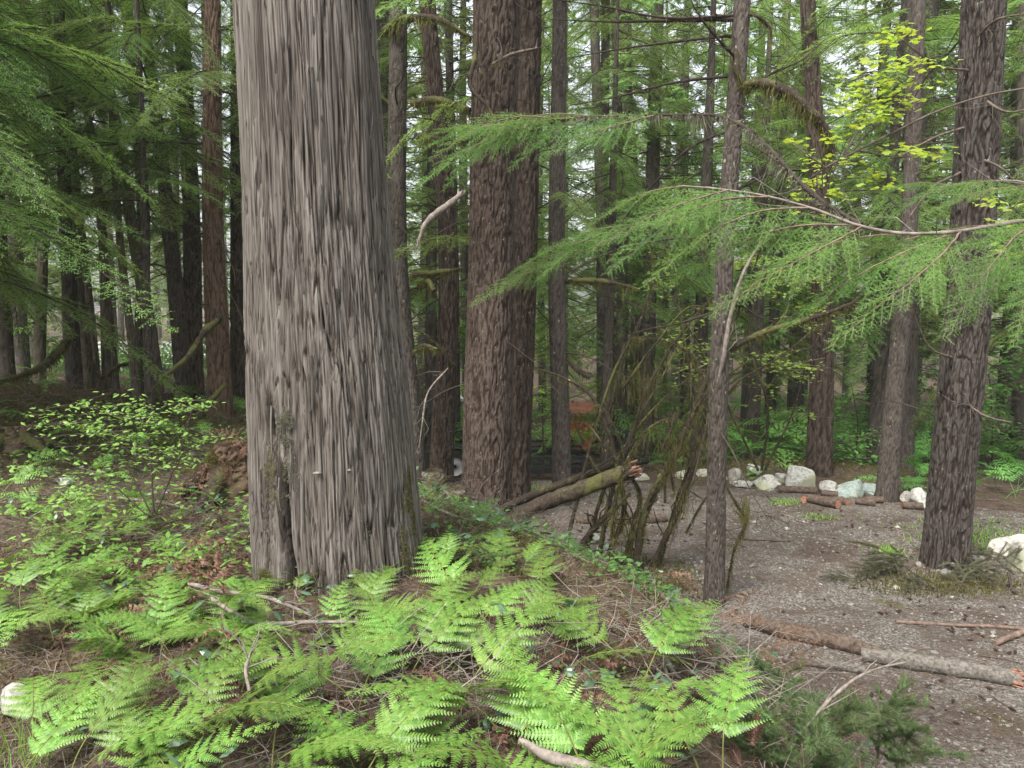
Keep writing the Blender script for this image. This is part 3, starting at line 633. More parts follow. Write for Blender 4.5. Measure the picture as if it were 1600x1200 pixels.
# ------------------------------------------------------------------ individually placed trees
# (name, xtop, xbase, ybase, wtop, wbase, depth, style, material, label, options)
TREES = [
 ('fir_tree', 776, 760, 812, 70, 80, 8.8, 'fir', 'fir', 'thick reddish brown fir trunk standing just right of the great cedar', dict(sides=150, vr=0.022, dead=10, live=3, flare=.42)),
 ('fir_tree', 829, 808, 757, 34, 43, 10.4, 'fir', 'fir', 'medium brown fir trunk tucked against the thick reddish fir', dict(sides=72, vr=0.04, dead=10, live=4)),
 ('hemlock_tree', 875, 878, 772, 22, 30, 10.2, 'hem', 'hem', 'slim lichen speckled trunk in front of the black trailer frame', dict(sides=56, vr=0.04, dead=14, live=4)),
 ('hemlock_tree', 622, 648, 716, 26, 37, 9.8, 'hem', 'hem', 'hemlock with mossy horizontal limbs beside the upper cedar trunk', dict(sides=72, vr=0.035, dead=6, live=3, mossy=3)),
 ('hemlock_tree', 596, 622, 700, 22, 30, 13.5, 'hem', 'hem', 'grey trunk mostly hidden behind the great cedar and its mossy limbed neighbour', dict(sides=40, vr=0.06, dead=8, live=4)),
 ('fir_tree', 668, 690, 732, 24, 38, 11.0, 'fir', 'fir', 'brown trunk rising from moss covered spreading roots', dict(sides=72, vr=0.04, dead=8, live=5, mossy=3, flare=.5)),
 ('hemlock_tree', 700, 712, 700, 12, 16, 15.0, 'hem', 'hem', 'thin trunk half hidden behind the trunk with mossy roots', dict(sides=28, vr=0.08, dead=8, live=4)),
 ('hemlock_tree', 1160, 1115, 962, 25, 31, 6.4, 'hem', 'hem', 'slender leaning hemlock at the near edge of the gravel clearing', dict(sides=96, vr=0.022, dead=9, live=0, flare=.5)),
 ('fir_tree', 1262, 1279, 737, 22, 40, 12.0, 'fir', 'fir', 'dark trunk with flared base behind the largest mossy boulder', dict(sides=60, vr=0.05, dead=8, live=8, flare=.45)),
 ('hemlock_tree', 1436, 1385, 782, 20, 31, 10.4, 'hem', 'hem', 'pale brown trunk with a torn base beside the green boulders', dict(sides=72, vr=0.035, dead=9, live=5, flare=.4)),
 ('hemlock_tree', 1420, 1412, 760, 18, 24, 13.0, 'hem', 'hem', 'trunk with many short dead limbs behind the torn base trunk', dict(sides=40, vr=0.06, dead=22, live=5)),
 ('fir_tree', 1537, 1476, 897, 60, 67, 7.4, 'fir', 'firdark', 'stout dark fir with deep ridged bark standing on the gravel clearing', dict(sides=190, vr=0.018, dead=12, live=0, flare=.42)),
 ('hemlock_tree', 1592, 1562, 715, 16, 22, 16.0, 'hem', 'hem', 'narrow trunk beyond the stout dark fir near the bright gap', dict(sides=28, vr=0.08, dead=8, live=9)),
 ('hemlock_tree', 1602, 1592, 740, 16, 20, 14.0, 'hem', 'hem', 'reddish trunk at the picture edge beyond the stout dark fir', dict(sides=28, vr=0.08, dead=6, live=6)),
 ('hemlock_tree', 928, 940, 700, 14, 18, 16.0, 'hem', 'hem', 'first of three close thin trunks behind the orange shed', dict(sides=28, vr=0.08, dead=12, live=6)),
 ('hemlock_tree', 946, 958, 702, 13, 15, 16.8, 'hem', 'hem', 'middle of three close thin trunks behind the orange shed', dict(sides=28, vr=0.08, dead=12, live=6)),
 ('hemlock_tree', 962, 972, 690, 14, 16, 18.0, 'hem', 'hem', 'last of three close thin trunks, with daylight along its side', dict(sides=28, vr=0.08, dead=12, live=6)),
 ('hemlock_tree', 972, 990, 672, 12, 18, 19.0, 'hem', 'hem', 'lone dark thin trunk between the triple trunks and mossy stems', dict(sides=28, vr=0.08, dead=14, live=5)),
 ('fir_tree', 332, 345, 642, 24, 38, 9.4, 'fir', 'rot', 'mossy trunk with peeling rust coloured bark next to the cedar', dict(sides=84, vr=0.035, dead=8, live=7, mossy=3)),
 ('fir_tree', 282, 303, 622, 20, 32, 11.4, 'fir', 'fir', 'straight brown trunk before the peeling rust coloured one', dict(sides=60, vr=0.05, dead=9, live=9)),
 ('fir_tree', 372, 377, 628, 22, 32, 11.8, 'fir', 'fir', 'trunk squeezed between the peeling rust trunk and the great cedar', dict(sides=56, vr=0.05, dead=8, live=6)),
 ('hemlock_tree', 222, 287, 617, 15, 26, 11.0, 'hem', 'hem', 'leaning grey trunk before the white gap and pale building', dict(sides=50, vr=0.05, dead=9, live=8)),
 ('hemlock_tree', 150, 246, 627, 12, 22, 10.2, 'hem', 'mossbark', 'leaning mossy trunk crossing the paler flaky one', dict(sides=50, vr=0.05, dead=6, live=7)),
 ('hemlock_tree', 198, 222, 628, 16, 22, 11.8, 'hem', 'hem', 'pale flaky trunk behind the leaning mossy one', dict(sides=44, vr=0.05, dead=6, live=7)),
 ('hemlock_tree', 168, 213, 622, 9, 13, 10.0, 'hem', 'mossbark', 'dark pole trunk with a swollen knot beside the pale flaky trunk', dict(sides=32, vr=0.06, dead=5, live=5)),
 ('hemlock_tree', 118, 182, 607, 8, 10, 11.4, 'hem', 'mossbark', 'thinnest curved dark stem near the pale building', dict(sides=24, vr=0.08, dead=4, live=4)),
 ('hemlock_tree', 108, 168, 612, 9, 15, 10.8, 'hem', 'mossbark', 'dark stem with mossy elbow in the stem cluster', dict(sides=28, vr=0.08, dead=4, live=4)),
 ('hemlock_tree', 92, 152, 612, 9, 13, 11.2, 'hem', 'mossbark', 'dark straight stem in the middle of the stem cluster', dict(sides=28, vr=0.08, dead=4, live=5)),
 ('hemlock_tree', 70, 138, 607, 11, 20, 10.6, 'hem', 'mossbark', 'leaning moss draped trunk beside the dark hollow one', dict(sides=36, vr=0.06, dead=4, live=7, mossy=1)),
 ('hemlock_tree', 92, 117, 600, 14, 24, 10.2, 'hem', 'firdark', 'dark hollow based trunk at the start of the stem cluster', dict(sides=40, vr=0.06, dead=5, live=7, mossy=1)),
 ('hemlock_tree', 40, 62, 590, 12, 18, 12.5, 'hem', 'mossbark', 'dim trunk behind the mossy hummock', dict(sides=28, vr=0.08, dead=5, live=9)),
]
rngT = np.random.RandomState(99)
TREE_INFO = {}
for i, (nm, xt, xb, yb, wt, wb, d, style, mt, label, op) in enumerate(TREES):
    b = at(xb, yb, d); b[2] = H(b[0], b[1]); t = at(xt, 0, d)
    zv = t[2]-b[2]; dirn = (t-b)
    Htot = max(zv*1.35, zv+4.0); k = Htot/zv
    r0 = wb/2/FPX*d/_fw[1]; r1 = wt/2/FPX*d/_fw[1]
    wob = np.array([rngT.normal(0, 0.012*zv), rngT.normal(0, 0.02*zv), 0])
    P = [np.array([0, 0, -0.3]), np.array([0, 0, 0.0]), dirn*0.5+wob, dirn, dirn*k]
    rad = [r0*1.05, r0*1.02, (r0+r1)/2*0.98, r1, max(0.02, r1*0.6)]
    tot = np.linalg.norm(np.diff(np.array(P), axis=0), axis=1).sum(); vis = zv*1.03+0.3
    rings = np.concatenate([np.arange(0, vis, op['vr']), np.arange(vis, tot, 0.35), [tot]])/tot
    root = thing(nm, b, label, 'tree')
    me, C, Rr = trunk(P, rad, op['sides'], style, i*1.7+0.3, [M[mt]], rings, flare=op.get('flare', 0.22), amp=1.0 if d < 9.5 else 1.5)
    link('trunk', me, root)
    TREE_INFO[i] = (root, b, C, Rr)
    far = d > 12.5
    # bare limbs
    place_boughs(root, C, Rr, b, rngT, op['dead'], min(1.2, zv*.3), zv*1.05, DEAD, (0.5, 1.5), 'dead_limb', pitch=(-30, 15), ref=1.0)
    if op.get('mossy'): place_boughs(root, C, Rr, b, rngT, op['mossy'], 1.6, zv, DEADM, (0.6, 1.1), 'mossy_limb', pitch=(-15, 15), ref=1.0)
    if op['live']:
        left = xb < 380
        place_boughs(root, C, Rr, b, rngT, int(op['live']*(1.6 if left else 1.2)), 2.5 if left else max(1.9, zv*0.40), zv*1.2, LOD1+(LOD1S if not far else []), (1.2, 2.6) if not far else (1.5, 3.0), 'bough', pitch=(-28, 5))
    if d > 8 and i % 6 == 0: link('crown', CROWNHI[i % 2], root, C[-1]*0.0+np.array([C[-1][0]*0.7, C[-1][1]*0.7, 0]), (0, 0, rngT.uniform(0, 6)), rngT.uniform(0.8, 1.05))

# full green hemlocks standing at the edges of the view, whose boughs reach in
EDGE = [
 ((-5.7, 7.3), 0.10, 6.5, 'young hemlock with airy light boughs before the leaning grey trunks', 36, (2.0, 3.3), 2.3),
 ((-6.2, 7.9), 0.13, 7.0, 'hemlock with long pale green boughs over the mossy hummock edge', 34, (1.5, 2.7), 2.1),
 ((-2.9, 10.4), 0.06, 7.0, 'hemlock sapling whose boughs hide the upper part of the rust barked trunk', 26, (1.1, 1.9), 2.9),
 ((0.2, 14.8), 0.13, 9.5, 'hemlock with soft drooping boughs behind the fir pair', 34, (1.4, 2.5), 1.8),
 ((2.3, 16.4), 0.14, 10, 'hemlock with soft boughs beyond the triple thin trunks', 38, (1.6, 2.8), 1.6),
 ((5.9, 17.5), 0.14, 10, 'hemlock with pale boughs far behind the flared dark trunk', 38, (1.6, 2.8), 1.6),
 ((9.6, 14.5), 0.15, 10, 'hemlock with wide boughs near the bright gap', 38, (1.6, 2.8), 2.2),
 ((-1.4, 13.2), 0.12, 9, 'hemlock glimpsed between the mossy limbed trunk and the thick fir', 30, (1.2, 2.2), 2.4),
 ((-5.4, 6.6), 0.16, 6.5, 'young hemlock with thick layered boughs hanging over the mossy hummock', 38, (1.5, 2.7), 1.5),
 ((-6.9, 9.6), 0.18, 7.5, 'full boughed hemlock rising from behind the mossy hummock', 40, (1.8, 3.0), 1.7),
 ((-4.25, 9.0), 0.055, 6.0, 'hemlock sapling with light feathery boughs among the dark stems', 24, (1.1, 2.1), 2.4),
 ((-8.2, 12.5), 0.13, 8.5, 'dark hemlock filling the corner behind the stem cluster', 40, (1.8, 3.0), 1.5),
 ((-3.1, 12.8), 0.09, 8.5, 'hemlock with high boughs behind the peeling rust coloured trunk', 26, (1.5, 2.4), 3.2),
 ((-5.6, 14.5), 0.10, 9.5, 'hemlock with drooping boughs seen between the leaning trunks', 36, (1.5, 2.6), 2.6),
 ((7.6, 10.5), 0.17, 8.5, 'hemlock with drooping boughs beyond the stout dark fir', 34, (1.5, 2.8), 2.6),
 ((6.3, 13.2), 0.15, 9.0, 'green hemlock filling the gap between torn base trunk and stout fir', 38, (1.5, 2.6), 2.4),
 ((3.4, 14.0), 0.15, 9.5, 'feathery hemlock behind the slender leaning one', 36, (1.5, 2.6), 2.6),
 ((1.55, 12.6), 0.10, 8.0, 'thin hemlock with feathery boughs above the vine maple stems', 26, (1.2, 2.2), 3.0),
 ((4.9, 15.6), 0.16, 9.5, 'hemlock with dense boughs behind the flared dark trunk', 36, (1.6, 2.8), 2.0),
]
for j, (xy, r, h, label, nb, lr, z0) in enumerate(EDGE):
    b = np.array([xy[0], xy[1], H(*xy)]); root = thing('hemlock_tree', b, label, 'tree')
    P = [[0, 0, -0.3], [0, 0, 0], [0.05, 0.03, h/2], [0.1, 0, h]]; rad = [r*1.1, r, r*0.7, 0.02]
    me, C, Rr = trunk(P, rad, 28, 'hem', j*2.3, [M['hem']], np.linspace(0, 1, 110), flare=0.2)
    link('trunk', me, root)
    place_boughs(root, C, Rr, b, rngT, nb, z0, h*0.97, LOD1+LOD1S, lr, 'bough', pitch=(-30, 2))
    place_boughs(root, C, Rr, b, rngT, 10, z0*0.6, h*0.7, DEAD, (0.5, 1.4), 'dead_limb', ref=1.0)

# ------------------------------------------------------------------ the far wood
def far_wood():
    rng = np.random.RandomState(42)
    trunks = []
    for k in range(4):
        h = 17; P = [[0, 0, -0.6], [0, 0, 0], [rng.normal(0, .15), rng.normal(0, .1), h/2], [rng.normal(0, .3), 0, h]]
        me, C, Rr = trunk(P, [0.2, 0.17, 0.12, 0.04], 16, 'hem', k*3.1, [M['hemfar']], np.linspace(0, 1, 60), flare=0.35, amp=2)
        trunks.append(me)
    kinds = [('slender grey conifer trunk in the dim wood beyond the clearing', 'conifers just beyond the clearing'),
             ('thin conifer far off in the hazy green depth of the wood', 'conifers deep in the wood')]
    anch = [('the mossy hummock', 40), ('the stem cluster', 150), ('the leaning trunks', 250), ('the peeling rust trunk', 345), ('the mossy limbed hemlock', 640), ('the thick reddish fir', 735), ('the slim speckled trunk', 870), ('the triple thin trunks', 955), ('the lone dark thin trunk', 1000),
            ('the mossy leaning stems', 1070), ('the slender leaning hemlock', 1130), ('the largest boulder', 1225), ('the flared dark trunk', 1285), ('the torn base trunk', 1390), ('the stout dark fir', 1470), ('the bright gap', 1570)]
    cnt = {}; ords = ['nearest', 'second', 'third', 'fourth', 'fifth', 'sixth', 'seventh', 'eighth']
    placed = []; n = 0; tries = 0
    while n < 150 and tries < 6000:
        tries += 1
        y = 15.5+rng.uniform()**1.35*75; x = rng.uniform(-0.80, 0.80)*y
        if abs(x/y+0.0) > 0.78: continue
        if -0.42 < x/y < -0.37 and y < 30 and rng.uniform() < 0.7: continue
        if -0.1 < x/y < 0.16 and y < 21: continue
        if -0.62 < x/y < -0.32 and y < 60 and rng.uniform() < 0.65: continue
        if any((x-a)**2+(y-b)**2 < (1.3+0.01*y)**2 for a, b in placed): continue
        placed.append((x, y)); g = 0 if y < 30 else 1
        lab = kinds[g][0]
        if g == 0:
            pxl = 800+x/y*FPX; j = int(np.argmin([abs(pxl-a) for _, a in anch])); c_ = cnt.get(j, 0); cnt[j] = c_+1
            sd_ = 'left' if pxl < anch[j][1] else 'right'; lab = f"slender grey conifer beyond the clearing, {ords[min(c_, 7)]} seen past {anch[j][0]}"
        root = thing('conifer_tree', (x, y, H(x, y)), lab, 'tree', kinds[g][1])
        s = rng.uniform(0.75, 1.3); rz = rng.uniform(0, 6.28)
        link('trunk', trunks[rng.randint(4)], root, rot=(0, 0, rz), sc=(s, s, 1.1))
        link('crown', CROWN[rng.randint(4)], root, rot=(0, 0, rng.uniform(0, 6)), sc=(s, s, 1.1))
        n += 1
far_wood()

# ------------------------------------------------------------------ near hemlock whose boughs reach in from beyond the frame
def orient(d, nrm):
    X = Vector(d).normalized(); Z = Vector(nrm); Z = (Z-X*Z.dot(X)).normalized(); Y = Z.cross(X)
    return Matrix((X, Y, Z)).transposed().to_euler()
def pxpath(pts): return np.array([at(*p) for p in pts])
def tubeobj(name, P, rad, mats, parent, sides=8, rough=0.2, n=40, moss=0, mosslen=0.05, mi=1, frq=12, seed=0, twigs=0, up=0.2, wd=0.004):
    mb = MB(); Q = smooth_path(P, n); r = np.interp(np.linspace(0, 1, n), np.linspace(0, 1, len(rad)), rad)
    rng = np.random.RandomState(seed+int(abs(Q[0][0])*100))
    tube(mb, Q, r, sides, 0, rough, seed, frq=frq)
    ln = np.linalg.norm(np.diff(Q, axis=0), axis=1).sum()
    if twigs:
        k = rng.randint(4, n-1, twigs); T = unit(np.gradient(Q, axis=0)); D = unit(T[k]*0.8+rng.normal(0, 0.6, (twigs, 3)))
        sticks(mb, Q[k], D, rng.uniform(0.08, 0.35, twigs), r[k]*0.3, 0, 0.12, rng)
    if moss: fringe(mb, Q, r, int(moss*ln), mosslen, mi, rng, up=up, wd=wd)
    return link(name, mb.mesh(name, mats), parent)

def near_hemlock():
    rng = np.random.RandomState(17)
    b = np.array([3.05, 3.0, H(3.05, 3.0)]); root = thing('hemlock_tree', b, 'young hemlock beyond the frame whose bright feathery boughs sweep across the clearing', 'tree')
    me, C, Rr = trunk([[0, 0, -0.3], [0, 0, 0], [0, 0.03, 3], [0.05, 0, 6.5]], [0.1, 0.09, 0.07, 0.02], 28, 'hem', 4.4, [M['hem']], np.linspace(0, 1, 160))
    link('trunk', me, root)
    P1 = pxpath([(1600, 345, 3.0), (1540, 355, 3.0), (1470, 364, 3.0), (1400, 364, 3.05), (1340, 352, 3.05), (1270, 326, 3.1), (1190, 305, 3.15), (1110, 294, 3.2), (1060, 290, 3.2)])
    st = np.array([3.0, 2.98, P1[0][2]-0.12])
    P1 = np.vstack([[st], [(st+P1[0])/2+[0, 0, -0.02]], P1])-b
    tubeobj('limb', P1, [0.013, 0.011, 0.009, 0.007, 0.005, 0.003], [M['palewood'], M['moss']], root, 7, 0.25, 70, moss=20, mosslen=0.02, twigs=26)
    P2 = pxpath([(1345, 352, 3.1), (1318, 335, 3.2), (1290, 318, 3.3), (1255, 290, 3.4), (1210, 240, 3.55), (1165, 200, 3.7), (1130, 183, 3.8), (1050, 180, 3.8), (960, 181, 3.8), (900, 184, 3.8), (840, 196, 3.85), (790, 205, 3.9)])-b
    tubeobj('lichen_limb', P2, [0.009, 0.010, 0.010, 0.009, 0.006, 0.004, 0.003, 0.003], [M['twigdark'], M['lichen']], root, 8, 0.6, 80, moss=1500, mosslen=0.085, twigs=40, up=0.25, wd=0.0034)
    def clump(P, spec):
        for (f, ang, dn, sc, tilt) in spec:
            Q = smooth_path(P, 60); i = int(f*59); p = Q[i]
            ang = ang+rng.normal(0, 9); d = np.array([math.cos(R(ang)), math.sin(R(ang)), dn*.75+rng.normal(0, .06)]); nr = np.array([rng.normal(0, .3), -tilt*.75+rng.normal(0, .12), 1.0])
            link('bough', LOD0[rng.randint(3)], root, p, orient(d, nr), sc)
    # f, azimuth (180 = towards -X), downward slope, scale, tilt towards the viewer
    clump(P1, [(0.98, 178, -.10, .42, .7), (0.93, 200, -.25, .55, .9), (0.86, 160, -.12, .60, .4), (0.86, 205, -.35, .60, 1.0), (0.78, 190, -.3, .62, .8), (0.70, 205, -.45, .62, 1.0), (0.70, 170, -.28, .66, .8), (0.62, 150, -.2, .6, .5), (0.55, 210, -.62, .60, 1.2), (0.55, 175, -.42, .66, .9), (0.48, 150, -.3, .55, .5), (0.42, 215, -.8, .55, 1.2), (0.36, 190, -.8, .5, 1.0), (0.36, 140, -.2, .5, .3), (0.26, 160, -.2, .42, .4), (0.22, 220, -.6, .4, .8)])
    clump(P2, [(0.99, 178, -.05, .42, .5), (0.95, 190, -.25, .52, .8), (0.92, 165, .0, .5, .3), (0.88, 196, -.35, .58, 1.0), (0.84, 185, -.4, .60, .9), (0.80, 170, -.15, .5, .5),
               (0.72, 180, -.35, .52, .8), (0.66, 195, -.4, .5, .9), (0.86, 150, .1, .4, .1)])
    P3 = pxpath([(1190, 306, 3.15), (1110, 335, 3.6), (1010, 355, 4.0), (930, 385, 4.3), (880, 410, 4.4)])-b
    tubeobj('limb', P3, [0.005, 0.004, 0.002], [M['twig'], M['moss']], root, 5, 0.2, 40, twigs=12)
    clump(P3, [(0.99, 195, -.3, .5, .6), (0.9, 210, -.4, .5, .8), (0.8, 165, -.2, .5, .4), (0.7, 195, -.3, .5, .7), (0.55, 180, -.2, .5, .5)])
    P4 = pxpath([(1640, 300, 2.9), (1590, 283, 3.1), (1530, 285, 3.3), (1470, 292, 3.5)])-b; P4 = np.vstack([[[0, 0, P4[0][2]-.1]], P4])
    tubeobj('limb', P4, [0.008, 0.005, 0.003], [M['palewood'], M['moss']], root, 6, 0.2, 40, twigs=16)
    clump(P4, [(0.98, 180, -.15, .38, .6), (0.85, 160, -.1, .36, .4), (0.8, 205, -.3, .34, .8), (0.7, 185, -.2, .34, .6)])
    P5 = pxpath([(1660, 420, 2.9), (1610, 400, 3.0), (1560, 395, 3.1)])-b; P5 = np.vstack([[[0, 0, P5[0][2]-.1]], P5])
    tubeobj('limb', P5, [0.007, 0.004, 0.002], [M['twig'], M['moss']], root, 6, 0.2, 30, twigs=8)
    clump(P5, [(0.98, 195, -.6, .36, .9), (0.85, 220, -.9, .38, .9), (0.75, 240, -1.2, .34, .8)])
near_hemlock()

# limbs that belong to the placed trunks
def limb_on(i, pts, rad, moss=0, mosslen=0.05, mats=('mossbark', 'moss'), name='mossy_limb', twigs=0, rough=0.35, **kw):
    root, b, C, Rr = TREE_INFO[i]
    P = pxpath(pts)-b
    return tubeobj(name, P, rad, [M[mats[0]], M[mats[1]]], root, 9, rough, 60, moss=moss, mosslen=mosslen, seed=i, twigs=twigs, **kw)
limb_on(7, [(1155, 138, 6.35), (1185, 130, 6.2), (1225, 140, 6.1), (1262, 170, 6.0), (1290, 205, 6.0), (1303, 240, 6.0)], [0.03, 0.04, 0.04, 0.035, 0.025], 2400, 0.11, wd=0.005)
limb_on(7, [(1158, 22, 6.4), (1185, 26, 6.3), (1203, 45, 6.3), (1206, 68, 6.3)], [0.014, 0.014, 0.01], 900, 0.06)
limb_on(7, [(1150, 75, 6.35), (1152, 110, 6.3), (1160, 135, 6.3)], [0.02, 0.03, 0.02], 1500, 0.08)
limb_on(7, [(1150, 30, 6.4), (1050, 32, 6.3), (950, 34, 6.2), (860, 30, 6.2)], [0.018, 0.014, 0.008, 0.004], 0, 0.02, ('twigdark', 'moss'), 'dead_limb', 30)
limb_on(7, [(1118, 607, 6.25), (1128, 570, 6.2), (1142, 490, 6.15), (1160, 430, 6.1), (1185, 385, 6.1), (1215, 350, 6.1)], [0.010, 0.018, 0.016, 0.012, 0.006], 0, 0.02, ('palewood', 'moss'), 'dead_limb', 8, 0.3)
limb_on(7, [(1140, 545, 6.4), (1190, 520, 6.5), (1240, 505, 6.6), (1290, 490, 6.7), (1340, 470, 6.8)], [0.022, 0.028, 0.024, 0.012], 1100, 0.07, twigs=14)
limb_on(7, [(1135, 480, 6.4), (1160, 470, 6.6), (1185, 440, 6.8), (1195, 420, 6.9)], [0.015, 0.03, 0.028], 1400, 0.09)
for k, pts in enumerate([[(1150, 24, 6.4), (1040, 28, 6.2), (930, 8, 6.0), (870, 0, 5.9)], [(1152, 55, 6.4), (1080, 62, 6.6), (980, 75, 6.8), (880, 92, 7)], [(1150, 118, 6.4), (1060, 128, 6.6), (960, 152, 6.9), (890, 165, 7.1)],
        [(1160, 150, 6.4), (1200, 118, 6.6), (1250, 95, 6.8), (1290, 60, 7)], [(1150, 200, 6.4), (1080, 230, 6.7), (1010, 300, 6.9), (960, 360, 7.2)], [(1145, 300, 6.4), (1210, 270, 6.8), (1290, 262, 7.2), (1340, 240, 7.6)],
        [(1140, 370, 6.4), (1060, 372, 6.8), (960, 392, 7.2), (880, 430, 7.6)], [(1155, 95, 6.4), (1130, 70, 6.2), (1090, 20, 6.0), (1070, -20, 6.0)]]):
    limb_on(7, pts, [.013, .011, .007, .003], 60, .03, ('twigdark', 'moss'), 'dead_limb', 34, .25)
for k, pts in enumerate([[(1525, 60, 7.3), (1560, 30, 7.0), (1610, 20, 6.8)], [(1505, 200, 7.3), (1460, 215, 6.9), (1405, 245, 6.6)], [(1512, 110, 7.3), (1460, 100, 6.9), (1400, 55, 6.6)], [(1500, 270, 7.3), (1450, 300, 6.8), (1420, 340, 6.6)],
        [(1530, 150, 7.3), (1580, 175, 7), (1640, 160, 6.8)], [(1490, 560, 7.3), (1450, 540, 7), (1420, 470, 6.8)], [(1500, 620, 7.3), (1540, 650, 7), (1580, 660, 6.8)], [(1520, 245, 7.3), (1560, 260, 7.1), (1600, 300, 7)]]):
    limb_on(11, pts, [.013, .010, .004], 150, .03, ('twig', 'moss'), 'dead_limb', 16, .25)
for k, (pts, rd) in enumerate([([(645, 160, 9.7), (690, 158, 9.3), (735, 172, 9.1)], [.045, .05, .03]), ([(650, 210, 9.7), (690, 218, 9.3), (730, 222, 9.2)], [.03, .03, .015]),
        ([(645, 428, 9.6), (680, 426, 9.3), (722, 420, 9.2)], [.035, .035, .02]), ([(655, 445, 9.6), (672, 442, 9.3), (678, 455, 9.2)], [.03, .035, .03]), ([(648, 548, 9.6), (665, 540, 9.4), (683, 545, 9.3)], [.03, .03, .012]),
        ([(600, 48, 9.8), (630, 30, 9.5), (690, 32, 9.2), (735, 58, 9.0)], [.04, .045, .03, .015])]):
    limb_on(3, pts, rd, 1300, 0.10, wd=0.008)
limb_on(0, [(745, 40, 8.5), (742, 90, 8.4), (735, 135, 8.35), (760, 165, 8.3), (778, 195, 8.3)], [.02, .03, .02, .012], 200, .05, ('mossbark', 'lichen'), 'dead_limb', 10)
limb_on(0, [(770, 100, 8.4), (800, 85, 8.2), (840, 75, 8.1)], [.015, .02, .012], 500, .1, ('twig', 'moss'), 'dead_limb', 10)
limb_on(2, [(885, 440, 10), (905, 438, 9.8), (945, 440, 9.7), (1000, 452, 9.6)], [.03, .035, .03, .01], 900, .07, wd=0.008)
limb_on(2, [(885, 560, 10), (900, 575, 9.9), (922, 590, 9.8)], [.02, .04, .02], 900, .06, wd=0.008)
limb_on(0, [(700, 575, 8.6), (668, 615, 8.4), (660, 660, 8.3), (655, 700, 8.3)], [.008, .010, .006], 60, .03, ('palewood', 'moss'), 'dead_limb', 10)
limb_on(0, [(725, 300, 8.6), (700, 320, 8.4), (665, 350, 8.3), (650, 390, 8.3)], [.03, .035, .03, .01], 100, .05, ('palewood', 'lichen'), 'dead_limb', 8)
limb_on(18, [(345, 495, 9.1), (318, 520, 8.6), (290, 560, 8.2), (255, 590, 8.0), (222, 628, 7.9)], [.035, .04, .03, .02, .008], 900, .06, wd=0.007)
limb_on(18, [(352, 600, 9.1), (330, 625, 8.7), (300, 655, 8.3)], [.03, .03, .012], 600, .05, wd=0.007)
limb_on(29, [(112, 520, 9.8), (95, 545, 9.4), (60, 575, 9.0), (20, 590, 8.6), (-20, 600, 8.2)], [.04, .05, .04, .02, .01], 1500, .10, wd=0.008)
limb_on(27, [(140, 560, 10.8), (160, 590, 10.5), (190, 570, 10.3), (215, 566, 10.2)], [.02, .03, .02], 500, .06, wd=0.007)

# ------------------------------------------------------------------ leaves
def leaf_mesh(name, kind, mat, seed=0):
    rng = np.random.RandomState(seed); mb = MB()
    if kind == 'maple':
        n = 7; V_ = [[0, 0, 0]]
        for k in range(n*2+1):
            a = R(-125+250*k/(n*2)); r = (0.5 if k % 2 else 0.40)*(1.0 if k % 2 else 0.92)*(1-0.25*abs(a)/2.2)
            V_.append([0.18+r*math.cos(a), r*math.sin(a), 0.05*math.cos(a*3)-0.12*r*abs(math.sin(a))])
        F_ = [[0, k, k+1] for k in range(1, n*2+1)]
    elif kind == 'oval':
        V_ = [[0, 0, 0], [.3, -.25, -.05], [.3, .25, -.05], [.7, -.22, -.08], [.7, .22, -.08], [1, 0, -.18], [.3, 0, .03], [.7, 0, .0]]
        F_ = [[0, 1, 6], [0, 6, 2], [1, 3, 7], [1, 7, 6], [6, 7, 4], [6, 4, 2], [3, 5, 7], [7, 5, 4]]
    mb.add(np.array(V_), F_, 0); return mb, np.array(V_, float), F_
_, MAPLE_V, MAPLE_F = leaf_mesh('l', 'maple', None)
_, OVAL_V, OVAL_F = leaf_mesh('l', 'oval', None)
def leafobj(V_, F_, mat, name='leaf', sc=1.0):
    mb = MB(); mb.add(np.array(V_)*sc, F_, 0); return mb.mesh(name, [mat], smooth=False)
MAPLE_LEAF = leafobj(MAPLE_V, MAPLE_F, M['maple'], 'leaf', 0.064)

